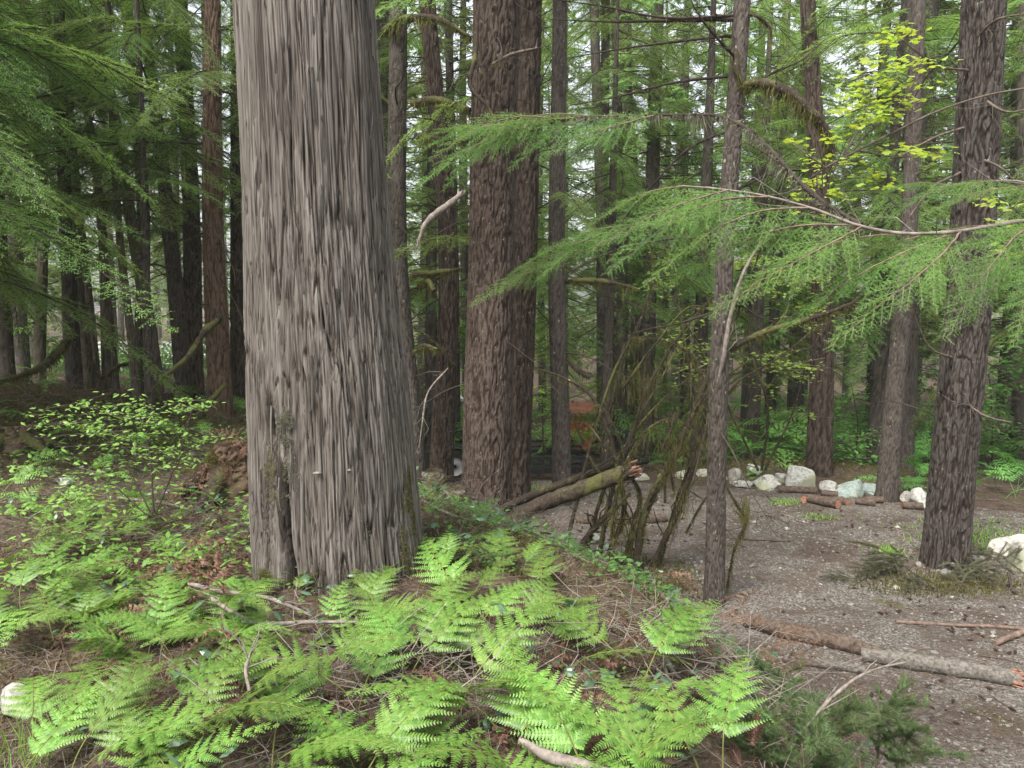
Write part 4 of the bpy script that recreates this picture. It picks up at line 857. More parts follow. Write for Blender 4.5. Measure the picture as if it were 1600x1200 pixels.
def yellow_maple():
    rng = np.random.RandomState(61)
    b = hit(1290, 1010); b = np.array([2.6, 5.2, H(2.6, 5.2)])
    root = thing('vine_maple', b, 'vine maple with bright yellow green leaves arching before the stout dark fir', 'shrub')
    base = pxpath([(1255, 300, 4.4)])[0]
    # one long grey stem crossing towards the frame edge; roots behind the mossy stems
    S1 = pxpath([(1620, 135, 4.2), (1530, 152, 4.2), (1450, 180, 4.25), (1400, 205, 4.3), (1340, 235, 4.35), (1290, 262, 4.4), (1240, 300, 4.6), (1205, 350, 5.1), (1178, 420, 5.9), (1150, 500, 6.6), (1115, 620, 6.9), (1080, 760, 7.1), (1045, 870, 7.2)])
    b = gpt(1045, 880, 7.2); root.location = b; S1 = np.vstack([S1, [b]])-b
    tubeobj('stem', S1, [0.005, 0.006, 0.007, 0.007, 0.007, 0.008, 0.008], [M['twig'], M['moss']], root, 7, 0.15, 90, moss=40, mosslen=0.02, twigs=4)
    stems = [[(1310, 255, 4.4), (1345, 195, 4.45), (1365, 140, 4.5), (1395, 60, 4.5)], [(1330, 240, 4.4), (1350, 215, 4.35), (1400, 170, 4.3), (1440, 110, 4.3)],
             [(1300, 258, 4.4), (1270, 310, 4.5), (1250, 330, 4.6)], [(1340, 235, 4.4), (1400, 245, 4.4), (1470, 238, 4.4)], [(1290, 262, 4.4), (1260, 240, 4.4), (1240, 226, 4.5)]]
    for s_ in stems: tubeobj('twig', pxpath(s_)-b, [0.006, 0.004, 0.002], [M['twig'], M['moss']], root, 5, 0.1, 20, twigs=7)
    cl = [(1410, 48, 32, 10, 16), (1395, 62, 50, 8, 16), (1440, 95, 18, 6, 8), (1395, 100, 62, 14, 34), (1360, 120, 40, 10, 16), (1380, 135, 60, 12, 34), (1340, 145, 30, 12, 14), (1330, 160, 30, 10, 16), (1390, 160, 45, 14, 34),
          (1320, 172, 30, 6, 14), (1375, 182, 40, 10, 22), (1340, 195, 25, 6, 8), (1430, 232, 50, 9, 26), (1455, 240, 22, 6, 10), (1250, 222, 18, 7, 6), (1300, 215, 22, 12, 10), (1280, 250, 30, 14, 16), (1270, 285, 30, 18, 18),
          (1340, 250, 30, 14, 12), (1300, 300, 40, 22, 20), (1360, 275, 30, 12, 14), (1395, 290, 26, 8, 10), (1250, 300, 20, 22, 12), (1545, 315, 40, 14, 14), (1580, 390, 30, 25, 14), (1570, 350, 30, 14, 12)]
    for cx, cy, rx, ry, n in cl:
        d0 = 4.4+rng.normal(0, 0.12)
        for _ in range(int(n*1.35)):
            p = at(cx+rng.normal(0, rx*0.55), cy+rng.normal(0, ry*0.55), d0+rng.uniform(-0.25, 0.25))-b
            nrm = (rng.normal(0, .25), -0.18+rng.normal(0, .25), 1); a = rng.uniform(0, 6.28)
            link('leaf', MAPLE_LEAF, root, p, orient((math.cos(a), math.sin(a), rng.normal(-.15, .15)), nrm), rng.uniform(0.55, 1.2))
yellow_maple()

def leafy_shrub(label, spec, mat, n, stems, V_=MAPLE_V, F_=MAPLE_F, size=0.05, name='vine_maple', cat='shrub', base=None, stemmat='mossbark', moss=200, lays=1.0):
    """stems: pixel paths; spec: clusters (px,py,rx,ry,weight,d)"""
    rng = np.random.RandomState(int(abs(spec[0][0]*7+spec[0][1]))); b = base
    root = thing(name, b, label, cat)
    for s_, rd in stems: tubeobj('stem', pxpath(s_)-b, rd, [M[stemmat], M['moss']], root, 6, 0.3, 30, moss=moss, mosslen=0.04, twigs=8)
    tw = sum(c[4] for c in spec); P_ = []; mb = MB(); tb, td, tl = [], [], []
    for cx, cy, rx, ry, wgt, d in spec:
        k = max(1, int(n*wgt/tw)); nl_ = max(1, int(3+k/22))
        for q in range(nl_):
            lx, ly, ld = cx+rng.uniform(-.8, .8)*rx, cy+rng.uniform(-.9, .9)*ry, d+rng.uniform(-.4, .4)
            c0 = at(lx, ly, ld); m_ = max(1, k//nl_); az = rng.uniform(0, 2*PI)
            L_ = rx/FPX*d*0.8; s = rng.uniform(-1, 1, m_)*L_; tdir = np.array([math.cos(az), math.sin(az)*0.7, rng.normal(-.05, .12)])
            pp = c0+tdir*s[:, None]+rng.normal(0, 1, (m_, 3))*np.array([.07, .07, .022])*lays*(d/8)
            P_.append(pp); tb.append(c0-tdir*L_); td.append(tdir); tl.append(2*L_)
    P_ = np.concatenate(P_)-b; sticks(mb, np.array(tb)-b, td, np.array(tl), 0.0035*d/8, 0, 0.04, rng)
    link('twigs', mb.mesh('twigs', [M['twig']]), root)['kind'] = 'stuff'
    mb = MB(); stamp(mb, V_, F_, P_, rots(rng, len(P_), 0.3, (0.6*size, 1.3*size)), 0)
    lf = link('leaves', mb.mesh('leaves', [mat], smooth=False), root); lf['kind'] = 'stuff'
    return root
leafy_shrub('understorey maple with lime leaves behind the slender leaning hemlock', [(1080, 520, 60, 60, 3, 10), (1010, 430, 40, 40, 1, 10), (1180, 440, 50, 50, 3, 10), (1250, 480, 50, 50, 2.5, 10.3), (1215, 560, 60, 30, 2, 10), (1090, 600, 40, 30, 1, 10.5), (1230, 620, 60, 40, 1.2, 11)],
            M['maplegreen'], 950, [([(1190, 735, 10.6), (1200, 640, 10.3), (1170, 520, 10), (1190, 430, 10)], [.02, .015, .006]), ([(1185, 735, 10.6), (1130, 620, 10.3), (1080, 520, 10), (1030, 430, 10)], [.02, .014, .005]), ([(1195, 735, 10.6), (1240, 640, 10.4), (1270, 520, 10.2)], [.018, .012, .005])], base=gpt(1190, 735, 10.6), size=0.075)
leafy_shrub('fresh green maple sapling tucked between the fir pair and the slim trunk', [(845, 560, 22, 30, 1, 11.5), (850, 640, 22, 24, 1.4, 11.2), (900, 540, 20, 40, .5, 12), (845, 600, 22, 20, .5, 11.5), (925, 660, 20, 30, .5, 11.6)],
            M['maplegreen'], 330, [([(850, 745, 11.4), (848, 660, 11.3), (846, 560, 11.5)], [.015, .01, .004])], base=gpt(850, 745, 11.4), size=0.08)
leafy_shrub('bright leafy thicket under the trees behind the boulder row', [(1340, 640, 50, 40, 2, 14), (1330, 700, 60, 30, 2.5, 13), (1450, 700, 30, 40, 1, 13.5), (1250, 690, 30, 30, 1, 13.5), (1370, 560, 30, 40, .8, 14.5)],
            M['undergreen'], 1500, [([(1335, 730, 13.4), (1340, 660, 13.5), (1330, 600, 13.8)], [.012, .006])], V_=OVAL_V, F_=OVAL_F, base=gpt(1335, 730, 13.4), size=0.10)
leafy_shrub('bright leafy bushes beyond the stout dark fir', [(1545, 600, 40, 40, 1.6, 14), (1560, 680, 40, 30, 1.4, 14), (1530, 640, 25, 50, 1, 13), (1590, 560, 30, 50, 1, 13)],
            M['undergreen'], 1100, [([(1550, 720, 13.6), (1550, 640, 13.7), (1545, 580, 14)], [.012, .006])], V_=OVAL_V, F_=OVAL_F, base=gpt(1550, 720, 13.6), size=0.10)
leafy_shrub('sunlit sapling glimpsed between the thin trunks and the mossy stems', [(1010, 560, 30, 60, 1.2, 20), (1020, 640, 40, 40, 1.4, 19), (1060, 640, 40, 40, 1, 18), (910, 620, 30, 60, .6, 20), (730, 600, 20, 30, .6, 20)],
            M['maplegreen'], 900, [([(1020, 700, 19), (1020, 620, 19.2)], [.02, .01])], base=gpt(1020, 700, 19), size=0.13)
leafy_shrub('low huckleberry bush with fresh green leaves on the bank left of the cedar', [(170, 625, 60, 10, 1.6, 5.4), (230, 650, 70, 16, 3, 5.3), (100, 655, 50, 14, 1.6, 5.3), (290, 632, 40, 12, 1.5, 5.3), (200, 680, 90, 18, 2.5, 5.1), (300, 690, 50, 22, 1.4, 5.0), (90, 745, 80, 22, 2.2, 4.6), (60, 790, 70, 20, 1.6, 4.3), (240, 720, 60, 20, 1.6, 4.8), (150, 780, 60, 20, 1.2, 4.4)],
            M['huckle'], 1050, [([(240, 800, 4.9), (235, 720, 5.0), (215, 640, 5.3)], [.006, .003]), ([(245, 800, 4.9), (280, 710, 5.0), (300, 640, 5.2)], [.005, .002]), ([(235, 800, 4.9), (180, 700, 5.1), (120, 650, 5.3)], [.006, .002]), ([(230, 805, 4.8), (150, 745, 4.8), (80, 740, 4.7)], [.005, .002])],
            V_=OVAL_V, F_=OVAL_F, base=gpt(240, 800, 4.9), size=0.040, name='huckleberry_bush', cat='bush', stemmat='twigdark', moss=0, lays=0.9)

# ------------------------------------------------------------------ vine maple clump of mossy leaning stems
def mossy_clump():
    b = gpt(985, 890, 7.2); root = thing('vine_maple', b, 'clump of leaning moss draped maple stems between the broken log and the clearing', 'shrub')
    St = [([(990, 895, 7.2), (1012, 790, 7.2), (1060, 700, 7.1), (1098, 610, 7.1), (1125, 540, 7.1), (1160, 440, 7.2)], [.055, .05, .045, .035, .02], 1500),
          ([(1015, 895, 7.3), (1062, 790, 7.2), (1092, 700, 7.2), (1100, 620, 7.3), (1085, 560, 7.4), (1030, 530, 7.5), (985, 526, 7.5)], [.04, .04, .035, .025, .018, .006], 1300),
          ([(880, 860, 7.5), (900, 790, 7.5), (925, 690, 7.5), (960, 580, 7.5), (1000, 500, 7.5), (1018, 440, 7.5), (1012, 330, 7.5)], [.03, .026, .02, .012, .005], 250),
          ([(945, 885, 7.4), (975, 790, 7.4), (962, 720, 7.4), (945, 660, 7.5), (925, 620, 7.6), (880, 590, 7.8), (835, 575, 8.0)], [.035, .035, .03, .02, .008], 500),
          ([(958, 870, 7.0), (962, 780, 6.9), (985, 710, 6.8), (1015, 668, 6.7), (1052, 655, 6.6), (1085, 675, 6.6), (1112, 720, 6.6), (1138, 765, 6.5)], [.032, .028, .022, .016, .012, .01, .007], 900),
          ([(1138, 765, 6.5), (1155, 795, 6.5), (1165, 812, 6.5), (1150, 850, 6.5), (1135, 920, 6.6)], [.008, .02, .02, .008, .004], 700),
          ([(935, 850, 7.5), (958, 760, 7.5), (985, 690, 7.5), (1010, 610, 7.5), (1045, 550, 7.5), (1080, 500, 7.5), (1140, 440, 7.6)], [.035, .03, .025, .018, .006], 500),
          ([(900, 870, 7.3), (925, 830, 7.2), (965, 790, 7.1), (985, 770, 7.1)], [.05, .05, .04, .02], 1200),
          ([(975, 880, 7.3), (990, 820, 7.2), (1000, 770, 7.2), (985, 740, 7.2)], [.045, .04, .03, .01], 1200),
          ([(915, 870, 7.6), (935, 790, 7.7), (975, 700, 7.8), (1020, 640, 7.9), (1075, 590, 8.0)], [.03, .025, .02, .008], 700),
          ([(1030, 850, 7.3), (1065, 760, 7.25), (1110, 670, 7.2), (1150, 600, 7.2), (1215, 560, 7.2), (1300, 490, 7.3)], [.022, .02, .016, .012, .005], 400),
          ([(1010, 500, 7.4), (1035, 400, 7.3), (1060, 330, 7.3)], [.008, .006, .002], 0), ([(1080, 590, 7.3), (1062, 480, 7.3), (1050, 400, 7.4), (1030, 330, 7.4)], [.012, .008, .003], 60),
          ([(1050, 720, 7.0), (1075, 690, 6.9), (1110, 660, 6.9)], [.006, .004], 0)]
    for k, (pts, rd, ms) in enumerate(St):
        P = pxpath(pts); z0 = H(P[0][0], P[0][1])
        if pts[0][1] > 840: P[0][2] = z0-0.05
        tubeobj('stem', P-b, [q*.72 for q in rd], [M['mossbark'], M['moss']], root, 9, 0.35, 60, moss=ms*1.3, mosslen=0.075, seed=k, twigs=14, up=0.35, wd=0.004)
    rq = np.random.RandomState(33)
    for k in range(16):
        x0, y0 = rq.uniform(900, 1090), rq.uniform(600, 840); d0 = rq.uniform(6.9, 7.6); dx = rq.uniform(-70, 130); dy = rq.uniform(-170, -40); sg = rq.uniform(-40, 50)
        P = pxpath([(x0, y0, d0), (x0+dx*.35+sg*.3, y0+dy*.45, d0), (x0+dx*.7+sg, y0+dy*.85, d0+.1), (x0+dx+sg*1.4, y0+dy*rq.uniform(.5, 1.2), d0+.15)])
        tubeobj('branch', P-b, [rq.uniform(.008, .016), .008, .003], [M['mossbark'], M['moss']], root, 6, .3, 30, moss=int(rq.uniform(100, 600)), mosslen=.05, seed=k, twigs=9, up=.3, wd=.003)
    rng = np.random.RandomState(3); mb = MB()
    for (cx, cy, rx, ry, n, dd) in [(1090, 640, 40, 60, 420, 7.1), (1055, 700, 40, 40, 420, 6.9), (1065, 780, 25, 40, 300, 7.1), (975, 830, 20, 40, 500, 7.1), (1000, 600, 30, 40, 500, 7.3), (1165, 800, 8, 22, 300, 6.5)]:
        px = rng.normal(cx, rx*.5, n); py = rng.normal(cy, ry*.5, n); P = np.array([at(a, c, dd+rng.uniform(-.2, .2)) for a, c in zip(px, py)])-b
        # moss strands gather into hanging tassels
        P[:, 0] = np.round(P[:, 0]/0.045)*0.045+rng.normal(0, .006, n)
        Wv = unit(rng.normal(size=(n, 3)))*0.0035; D = np.array([0, 0, -1.0])*rng.uniform(.02, .10, (n, 1))+rng.normal(0, .01, (n, 3))
        V_ = np.stack([P-Wv, P+Wv, P+D], 1).reshape(-1, 3); mb.add(V_, np.arange(3*n).reshape(-1, 3), 0)
    o = link('hanging_moss', mb.mesh('hanging_moss', [M['moss']]), root); o['kind'] = 'stuff'
mossy_clump()

# ------------------------------------------------------------------ logs and sticks
def log(name, pts, rad, mats, label, cat='log', ground=False, sides=20, ends=('cutwood', None), rough=0.12, moss=0, splinter=None, twigs=0, group=None, sink=0.3):
    P = np.array([gpt(*p) for p in pts]) if ground else pxpath(pts)
    if ground:
        for q in range(len(P)): P[q][2] += np.interp(q/(len(P)-1), np.linspace(0, 1, len(rad)), rad)*(1-sink)
    b = P[0].copy(); root = thing(name, b, label, cat, group)
    tubeobj('bark', P-b, rad, [M[mats[0]], M[mats[1]]], root, sides, rough, 50, moss=moss, mosslen=0.03, twigs=twigs, frq=14, seed=int(abs(b[0])*50) % 17, up=0.5)
    rng = np.random.RandomState(int(abs(b[0]*31+b[1]*17)) % 1000)
    for e, mt in zip((0, 1), ends):
        if not mt: continue
        p = P[0]-b if e == 0 else P[-1]-b; q = P[1]-b if e == 0 else P[-2]-b; d = unit(p-q); r = rad[0] if e == 0 else rad[-1]
        mb = MB(); A = unit(np.cross(d, [0, 0, 1.0])); B = np.cross(A, d); th = np.arange(14)*2*PI/14
        ring = (A*np.cos(th)[:, None]+B*np.sin(th)[:, None])*r*0.93; V_ = np.concatenate([p+ring+d*0.002, p+ring*0.5+d*0.004, [p+d*0.005]])
        F4 = [[k, (k+1) % 14, 14+(k+1) % 14, 14+k] for k in range(14)]; mb.add(V_, F4, 0); mb.add(V_, [[14+k, 14+(k+1) % 14, 28] for k in range(14)], 0)
        link('cut_end', mb.mesh('cut_end', [M[mt]]), root)
    if splinter:
        d = unit(P[-1]-P[-2]); n = 46; A = unit(np.cross(d, [0, 0, 1.0])); B = np.cross(A, d); a = rng.uniform(0, 6.28, n); q = np.sqrt(rng.uniform(0, 1, n))*rad[-1]*1.0
        B0 = P[-1]-b+A*(np.cos(a)*q)[:, None]+B*(np.sin(a)*q)[:, None]-d*0.05
        mb = MB(); sticks(mb, B0, d+rng.normal(0, 0.16, (n, 3)), rng.uniform(0.06, splinter, n), rng.uniform(0.008, 0.02, n), 0, 0.05, rng)
        link('splintered_end', mb.mesh('splintered_end', [M['redwood']]), root)
    return root
log('broken_log', [(800, 812, 7.0), (840, 790, 7.05), (900, 768, 7.1), (950, 748, 7.1), (988, 735, 7.1)], [.055, .068, .075, .075, .070], ('logmoss', 'moss'), 'mossy broken log propped off the ground with a splintered red end', sides=26, ends=('cutwood', None), rough=.25, moss=1500, splinter=.14)
log('fallen_log', [(770, 803, 7.3), (830, 775, 7.5), (900, 748, 7.6), (985, 715, 7.7)], [.03, .045, .04, .02], ('mossbark', 'moss'), 'thin mossy pole lying behind the broken log', sides=12, ends=(None, None), moss=500)
log('fallen_log', [(1040, 815, 9), (1010, 818, 8.9), (960, 812, 8.9), (900, 800, 8.9)], [.055, .055, .05, .045], ('logbark', 'moss'), 'pale log end lying on the gravel behind the mossy stems', ground=True, ends=('cutwood', None))
log('fallen_log', [(960, 905, 6.5), (1020, 922, 6.3), (1060, 938, 6.2), (1105, 955, 6.1)], [.05, .06, .055, .05], ('brownstick', 'moss'), 'grey brown log ending at the slender leaning hemlock', ground=True, ends=(None, None), moss=150)
log('fallen_log', [(1165, 972, 5.95), (1240, 1000, 5.7), (1320, 1025, 5.5), (1380, 1042, 5.35)], [.055, .065, .06, .05], ('logbark', 'moss'), 'orange flaking log edging the clearing beside the slender hemlock', ground=True, ends=('cutwood', None), moss=60)
log('fallen_log', [(1345, 1040, 5.35), (1430, 1052, 5.2), (1510, 1060, 5.1), (1592, 1070, 5.0)], [.05, .06, .062, .055], ('greybark', 'moss'), 'pale barked log with a torn end nearest the frame edge', ground=True, ends=(None, None), splinter=.08, moss=30)
log('fallen_log', [(1225, 1032, 5.3), (1290, 1043, 5.2), (1350, 1050, 5.15)], [.03, .035, .03], ('greybark', 'moss'), 'short whitish log in front of the orange flaking one', ground=True, ends=('cutwood', None))
log('birch_log', [(812, 1155, 2.35), (850, 1178, 2.3), (905, 1196, 2.25), (980, 1225, 2.2)], [.008, .018, .022, .024], ('palewood', 'lichen'), 'white lichen crusted branch with a snapped point under the ferns', ends=(None, None), moss=500)
log('birch_log', [(1365, 1148, 3.7), (1420, 1172, 3.6), (1480, 1195, 3.5), (1540, 1225, 3.4)], [.018, .022, .022, .02], ('palewood', 'lichen'), 'slim white barked pole lying beside the pine seedlings', ground=True, ends=('cutwood', None), sink=-.5)
STK = [([(295, 912, 3.6), (350, 925, 3.55), (420, 935, 3.5), (487, 962, 3.45)], [.010, .012, .010, .007], 'palewood', 'pale forked stick on the ground in front of the cedar'),
 ([(330, 935, 3.5), (370, 960, 3.4), (400, 973, 3.35), (480, 972, 3.35), (560, 972, 3.35)], [.010, .011, .010, .006], 'palewood', 'longer branch crossing under the forked stick'),
 ([(795, 820, 6.2), (850, 840, 5.8), (880, 870, 5.4), (870, 960, 4.8), (875, 1000, 4.6)], [.008, .010, .008, .005], 'palewood', 'bent grey stick standing up from the brush by the ferns'),
 ([(790, 820, 6.3), (870, 860, 5.9), (930, 900, 5.5), (960, 912, 5.4)], [.013, .014, .012, .008], 'palewood', 'long pale stick slanting from the thick fir to the fern patch'),
 ([(1250, 1148, 2.9), (1290, 1100, 2.95), (1330, 1065, 3.0), (1370, 1045, 3.1), (1415, 1035, 3.2)], [.006, .007, .006, .004], 'palewood', 'silvery twig rising diagonally over the pine seedlings'),
 ([(1030, 1010, 3.3), (1060, 1060, 3.2), (1110, 1100, 3.1), (1170, 1130, 3.0)], [.012, .013, .011, .006], 'palewood', 'gnarled pale root like branch right of the fern clump'),
 ([(1035, 1030, 3.2), (1060, 1090, 3.1), (1095, 1110, 3.05)], [.007, .008, .004], 'palewood', 'thin curved branch beside the gnarled pale one'),
 ([(390, 1080, 2.6), (384, 1050, 2.65), (392, 1020, 2.75)], [.006, .007, .004], 'palewood', 'short upright white stick among the foreground ferns'),
 ([(1400, 968, 6.0), (1480, 972, 5.95), (1560, 972, 5.9), (1640, 970, 5.8)], [.012, .014, .014, .012], 'brownstick', 'long straight branch lying across the gravel near the rock pile'),
 ([(1555, 1000, 5.6), (1580, 985, 5.7), (1610, 975, 5.8)], [.022, .024, .022], 'brownstick', 'short thick stick pointing off the frame edge'),
 ([(1140, 848, 8.2), (1190, 851, 8.1), (1235, 850, 8.1)], [.010, .012, .008], 'twig', 'thin straight stick on the gravel beyond the leaning hemlock'),
 ([(1575, 895, 6.8), (1585, 925, 6.6), (1600, 940, 6.5), (1625, 950, 6.5)], [.012, .013, .012], 'twigdark', 'dark stick leaning against the white boulders'),
 ([(660, 790, 5.8), (700, 800, 5.5), (740, 822, 5.2)], [.010, .012, .006], 'palewood', 'bleached stick between the cedar and the thick fir'),
 ([(180, 705, 6.0), (260, 715, 5.8), (330, 745, 5.6), (384, 740, 5.4)], [.010, .012, .008], 'palewood', 'bleached branch on the litter behind the huckleberry bush'),
 ([(250, 775, 4.9), (320, 770, 4.9), (385, 778, 4.8)], [.006, .008, .005], 'palewood', 'thin bleached twig touching the cedar at mid bank')]
for pts, rd, mt, lab in STK:
    hov = lab.startswith(('bent', 'silvery', 'short upright', 'dark stick', 'longer', 'pale forked', 'gnarled', 'thin curved'))
    P = pxpath(pts)
    if not hov:
        for q in range(len(P)): P[q][2] = H(P[q][0], P[q][1])+rd[min(q, len(rd)-1)]
    b = P[0].copy(); mb = MB(); Q = smooth_path(P-b, 36); rng = np.random.RandomState(len(lab))
    tube(mb, Q, np.interp(np.linspace(0, 1, 36), np.linspace(0, 1, len(rd)), rd), 7, 0, 0.35, frq=25)
    k = rng.randint(5, 34, 7); sticks(mb, Q[k], unit(np.gradient(Q, axis=0))[k]+rng.normal(0, .5, (7, 3)), rng.uniform(.04, .2, 7), .003, 0, .1, rng)
    tag(link('fallen_stick', mb.mesh('fallen_stick', [M[mt]]), loc=b), lab, 'stick')
FW = [([(1216, 766, 11.0), (1276, 769, 10.9)], .055, 'long firewood log lying against the largest mossy boulder'),
 ([(1283, 772, 10.8), (1309, 776, 10.7)], .045, 'short firewood log beside the small brown boulder'),
 ([(1264, 792, 10.2), (1309, 806, 9.8)], .062, 'firewood log with its sawn end towards the camera, nearest of the scattered pieces'),
 ([(1256, 792, 10.2), (1262, 789, 10.35)], .05, 'stubby firewood round behind the nearest firewood log'),
 ([(1292, 793, 10.1), (1316, 790, 10.2)], .05, 'firewood log lying level behind the nearest sawn one'),
 ([(1308, 790, 10.15), (1324, 797, 10.0)], .05, 'small firewood round with a dark sawn end between two logs'),
 ([(1336, 796, 10.1), (1367, 800, 9.95)], .048, 'dark ended firewood log near the pale torn trunk'),
 ([(1352, 790, 10.3), (1380, 795, 10.2)], .045, 'pale firewood log touching the dark ended one'),
 ([(1408, 810, 9.8), (1440, 812, 9.75)], .052, 'firewood log in front of the white boulders beside the stout fir')]
for pts, r, lab in FW: log('firewood_log', pts, [r, r*1.03, r], ('logbark', 'moss'), lab, ground=True, ends=('cutwood', 'cutwood'), sides=16, rough=.08, group='firewood logs on the gravel', sink=.15)

# ------------------------------------------------------------------ boulders
def boulder_mesh(seed, dims, cuts=9, sub=3, rough=0.10):
    import bmesh
    bm = bmesh.new(); bmesh.ops.create_icosphere(bm, subdivisions=sub+1, radius=1.0); rng = np.random.RandomState(seed)
    V_ = np.array([v.co for v in bm.verts]); 
    for _ in range(cuts):
        n = unit(rng.normal(size=3)*np.array([1, 1, .8])); h = rng.uniform(0.42, 0.82); dd = V_@n; V_ = V_-n*(np.clip(dd-h, 0, None)*0.93)[:, None]
    V_ = V_*(1+rough*pn(V_[:, 0]*2+seed, V_[:, 1]*2, V_[:, 2]*2)[:, None]+0.02*pn(V_[:, 0]*8+seed, V_[:, 1]*8, V_[:, 2]*8)[:, None])*np.array(dims)
    F_ = np.array([[v.index for v in f.verts] for f in bm.faces]); bm.free(); mb = MB(); mb.add(V_, F_, 0); return mb
def boulder(px, py, d, w, h, mat, label, seed, name='boulder', cuts=9, rz=0, group=None):
    """px,py of the foot centre; w,h in pixels"""
    b = gpt(px, py, d); W_ = w/FPX*d/2; H_ = h/FPX*d
    mb = boulder_mesh(seed, (W_*1.3, W_*0.9, H_*0.66), cuts); o = link(name, mb.mesh(name, [M[mat]]), loc=(b[0], b[1], b[2]+H_*0.24), rot=(0, 0, rz)); tag(o, label, 'boulder', group)
BD = [(1222, 757, 11.6, 26, 16, 'rock', 'small mossy stone between the rounded and the largest boulder'), (1380, 790, 10.6, 20, 12, 'rockwhite', 'small pale stone at the foot of the torn base trunk'), (1128, 748, 11.8, 24, 14, 'rock', 'grey stone half hidden by the slender leaning hemlock'), (1035, 742, 12, 22, 12, 'rock', 'dull stone among the mossy leaning stems'), (1065, 741, 12, 32, 14, 'rockwhite', 'small whitish boulder behind the mossy leaning stems'), (1098, 742, 12, 24, 12, 'rockwhite', 'pale low boulder touching the left edge of the slender hemlock'),
 (1149, 751, 11.6, 34, 26, 'rockwhite', 'bright white boulder just past the slender leaning hemlock'), (1164, 753, 11.4, 30, 14, 'rock', 'flat grey boulder in front of the bright white one'),
 (1178, 746, 12.0, 42, 18, 'rock', 'low boulder with a mossy top behind the rounded grey one'), (1198, 763, 11.3, 46, 24, 'rock', 'rounded grey boulder like a dome in the boulder row'),
 (1249, 763, 11.3, 68, 44, 'rock', 'largest boulder of the row with green mossy streaks'), (1295, 775, 11.0, 38, 22, 'rock', 'small brownish boulder right of the largest one'),
 (1330, 784, 10.8, 52, 32, 'rockgreen', 'greenish angular boulder with a flat slanting face'), (1358, 780, 10.8, 36, 30, 'rockgreen', 'angular grey green boulder leaning on its flat faced neighbour'),
 (1312, 768, 11.2, 18, 14, 'rockwhite', 'small pale stone wedged behind the greenish angular boulder'),
 (1418, 795, 10.2, 24, 26, 'rockwhite', 'pointed white boulder left of the stout dark fir'), (1442, 805, 9.9, 44, 34, 'rock', 'grey faceted boulder partly hidden by the stout dark fir'),
 (1582, 888, 7.6, 62, 52, 'rockwhite', 'rounded white boulder with a brown stained side'), (1612, 905, 7.2, 90, 60, 'rockwhite', 'big slanting white boulder cut by the picture edge'),
 (28, 1062, 2.9, 84, 52, 'rockwhite', 'flat white rock half buried in moss among the foreground ferns'),
 (1000, 745, 12, 30, 12, 'rockwhite', 'pale stone seen past the splintered log end'), (925, 842, 8.0, 34, 16, 'rock', 'flat grey stone behind the mossy stems'), (945, 860, 7.8, 30, 12, 'rockgreen', 'low greenish stone at the foot of the mossy stems'),
 (790, 722, 13.5, 30, 16, 'rockwhite', 'light stone beside the trailer behind the firs'), (715, 700, 14.5, 26, 16, 'rockwhite', 'pinkish pale stone behind the trailer wheel'),
 (38, 700, 6.6, 24, 12, 'rockwhite', 'small white stone on the bank at the picture edge'), (100, 706, 6.4, 36, 14, 'rock', 'grey stone under the huckleberry leaves')]
for k, (px, py, d, w_, h_, mt, lab) in enumerate(BD): boulder(px, py, d, w_, h_, mt, lab, 200+k, cuts=16 if mt == 'rockgreen' else 13, rz=k*1.3 if mt != 'rockgreen' else 0.3)
# small rock pile at the foot of the stout fir
rng = np.random.RandomState(77)
PEB = [boulder_mesh(300+k, (1, .85, .7), 7, 1).mesh('rock', [M['pebble']]) for k in range(4)]
for k in range(44):
    px, py = 1478+rng.normal(0, 28), 915+rng.normal(0, 10); b = gpt(px, py, at(px, py, 1)[1] and 2.75*FPX/(py-466)); s_ = rng.uniform(.018, .062)
    tag(link('rock', PEB[k % 4], loc=(b[0], b[1], b[2]+s_*rng.uniform(.2, .8)), rot=tuple(rng.uniform(0, 3, 3)), sc=s_), 'small grey rock in the heap at the foot of the stout dark fir', 'rock', 'rocks heaped at the foot of the stout fir')

# ------------------------------------------------------------------ built things half seen through the trees
def box(mb, c, s, m=0, rz=0.0, rx=0.0):
    v = np.array([[x, y, z] for x in (-.5, .5) for y in (-.5, .5) for z in (-.5, .5)])*np.array(s)
    Rm = np.array(Euler((rx, 0, rz)).to_matrix()); v = v@Rm.T+np.array(c)
    mb.add(v, [[0, 1, 3, 2], [4, 6, 7, 5], [0, 4, 5, 1], [2, 3, 7, 6], [0, 2, 6, 4], [1, 5, 7, 3]], m)
M['black'] = plain('black_paint', (0.012, 0.012, 0.014), 0.45, 0.3, 10, 0.4); M['tyre'] = plain('tyre_rubber', (0.02, 0.02, 0.021), 0.85, 0.3, 20); M['rim'] = plain('grey_rim', (0.35, 0.35, 0.36), 0.4, 0.2, 6, 0.5)
M['orange'] = plain('orange_board', (0.36, 0.075, 0.028), 0.7, 0.2, 5, 0.2); M['orangetrim'] = plain('faded_red_trim', (0.42, 0.16, 0.12), 0.7, 0.2, 5, 0.2)
M['white'] = plain('white_wall', (0.78, 0.78, 0.77), 0.6, 0.06, 4); M['greyroof'] = plain('grey_roof', (0.42, 0.40, 0.40), 0.8, 0.2, 3); M['brownboard'] = plain('brown_board', (0.11, 0.075, 0.06), 0.8, 0.3, 6)
M['dark'] = plain('dark_pane', (0.02, 0.025, 0.03), 0.2, 0.2, 3, 0.6)
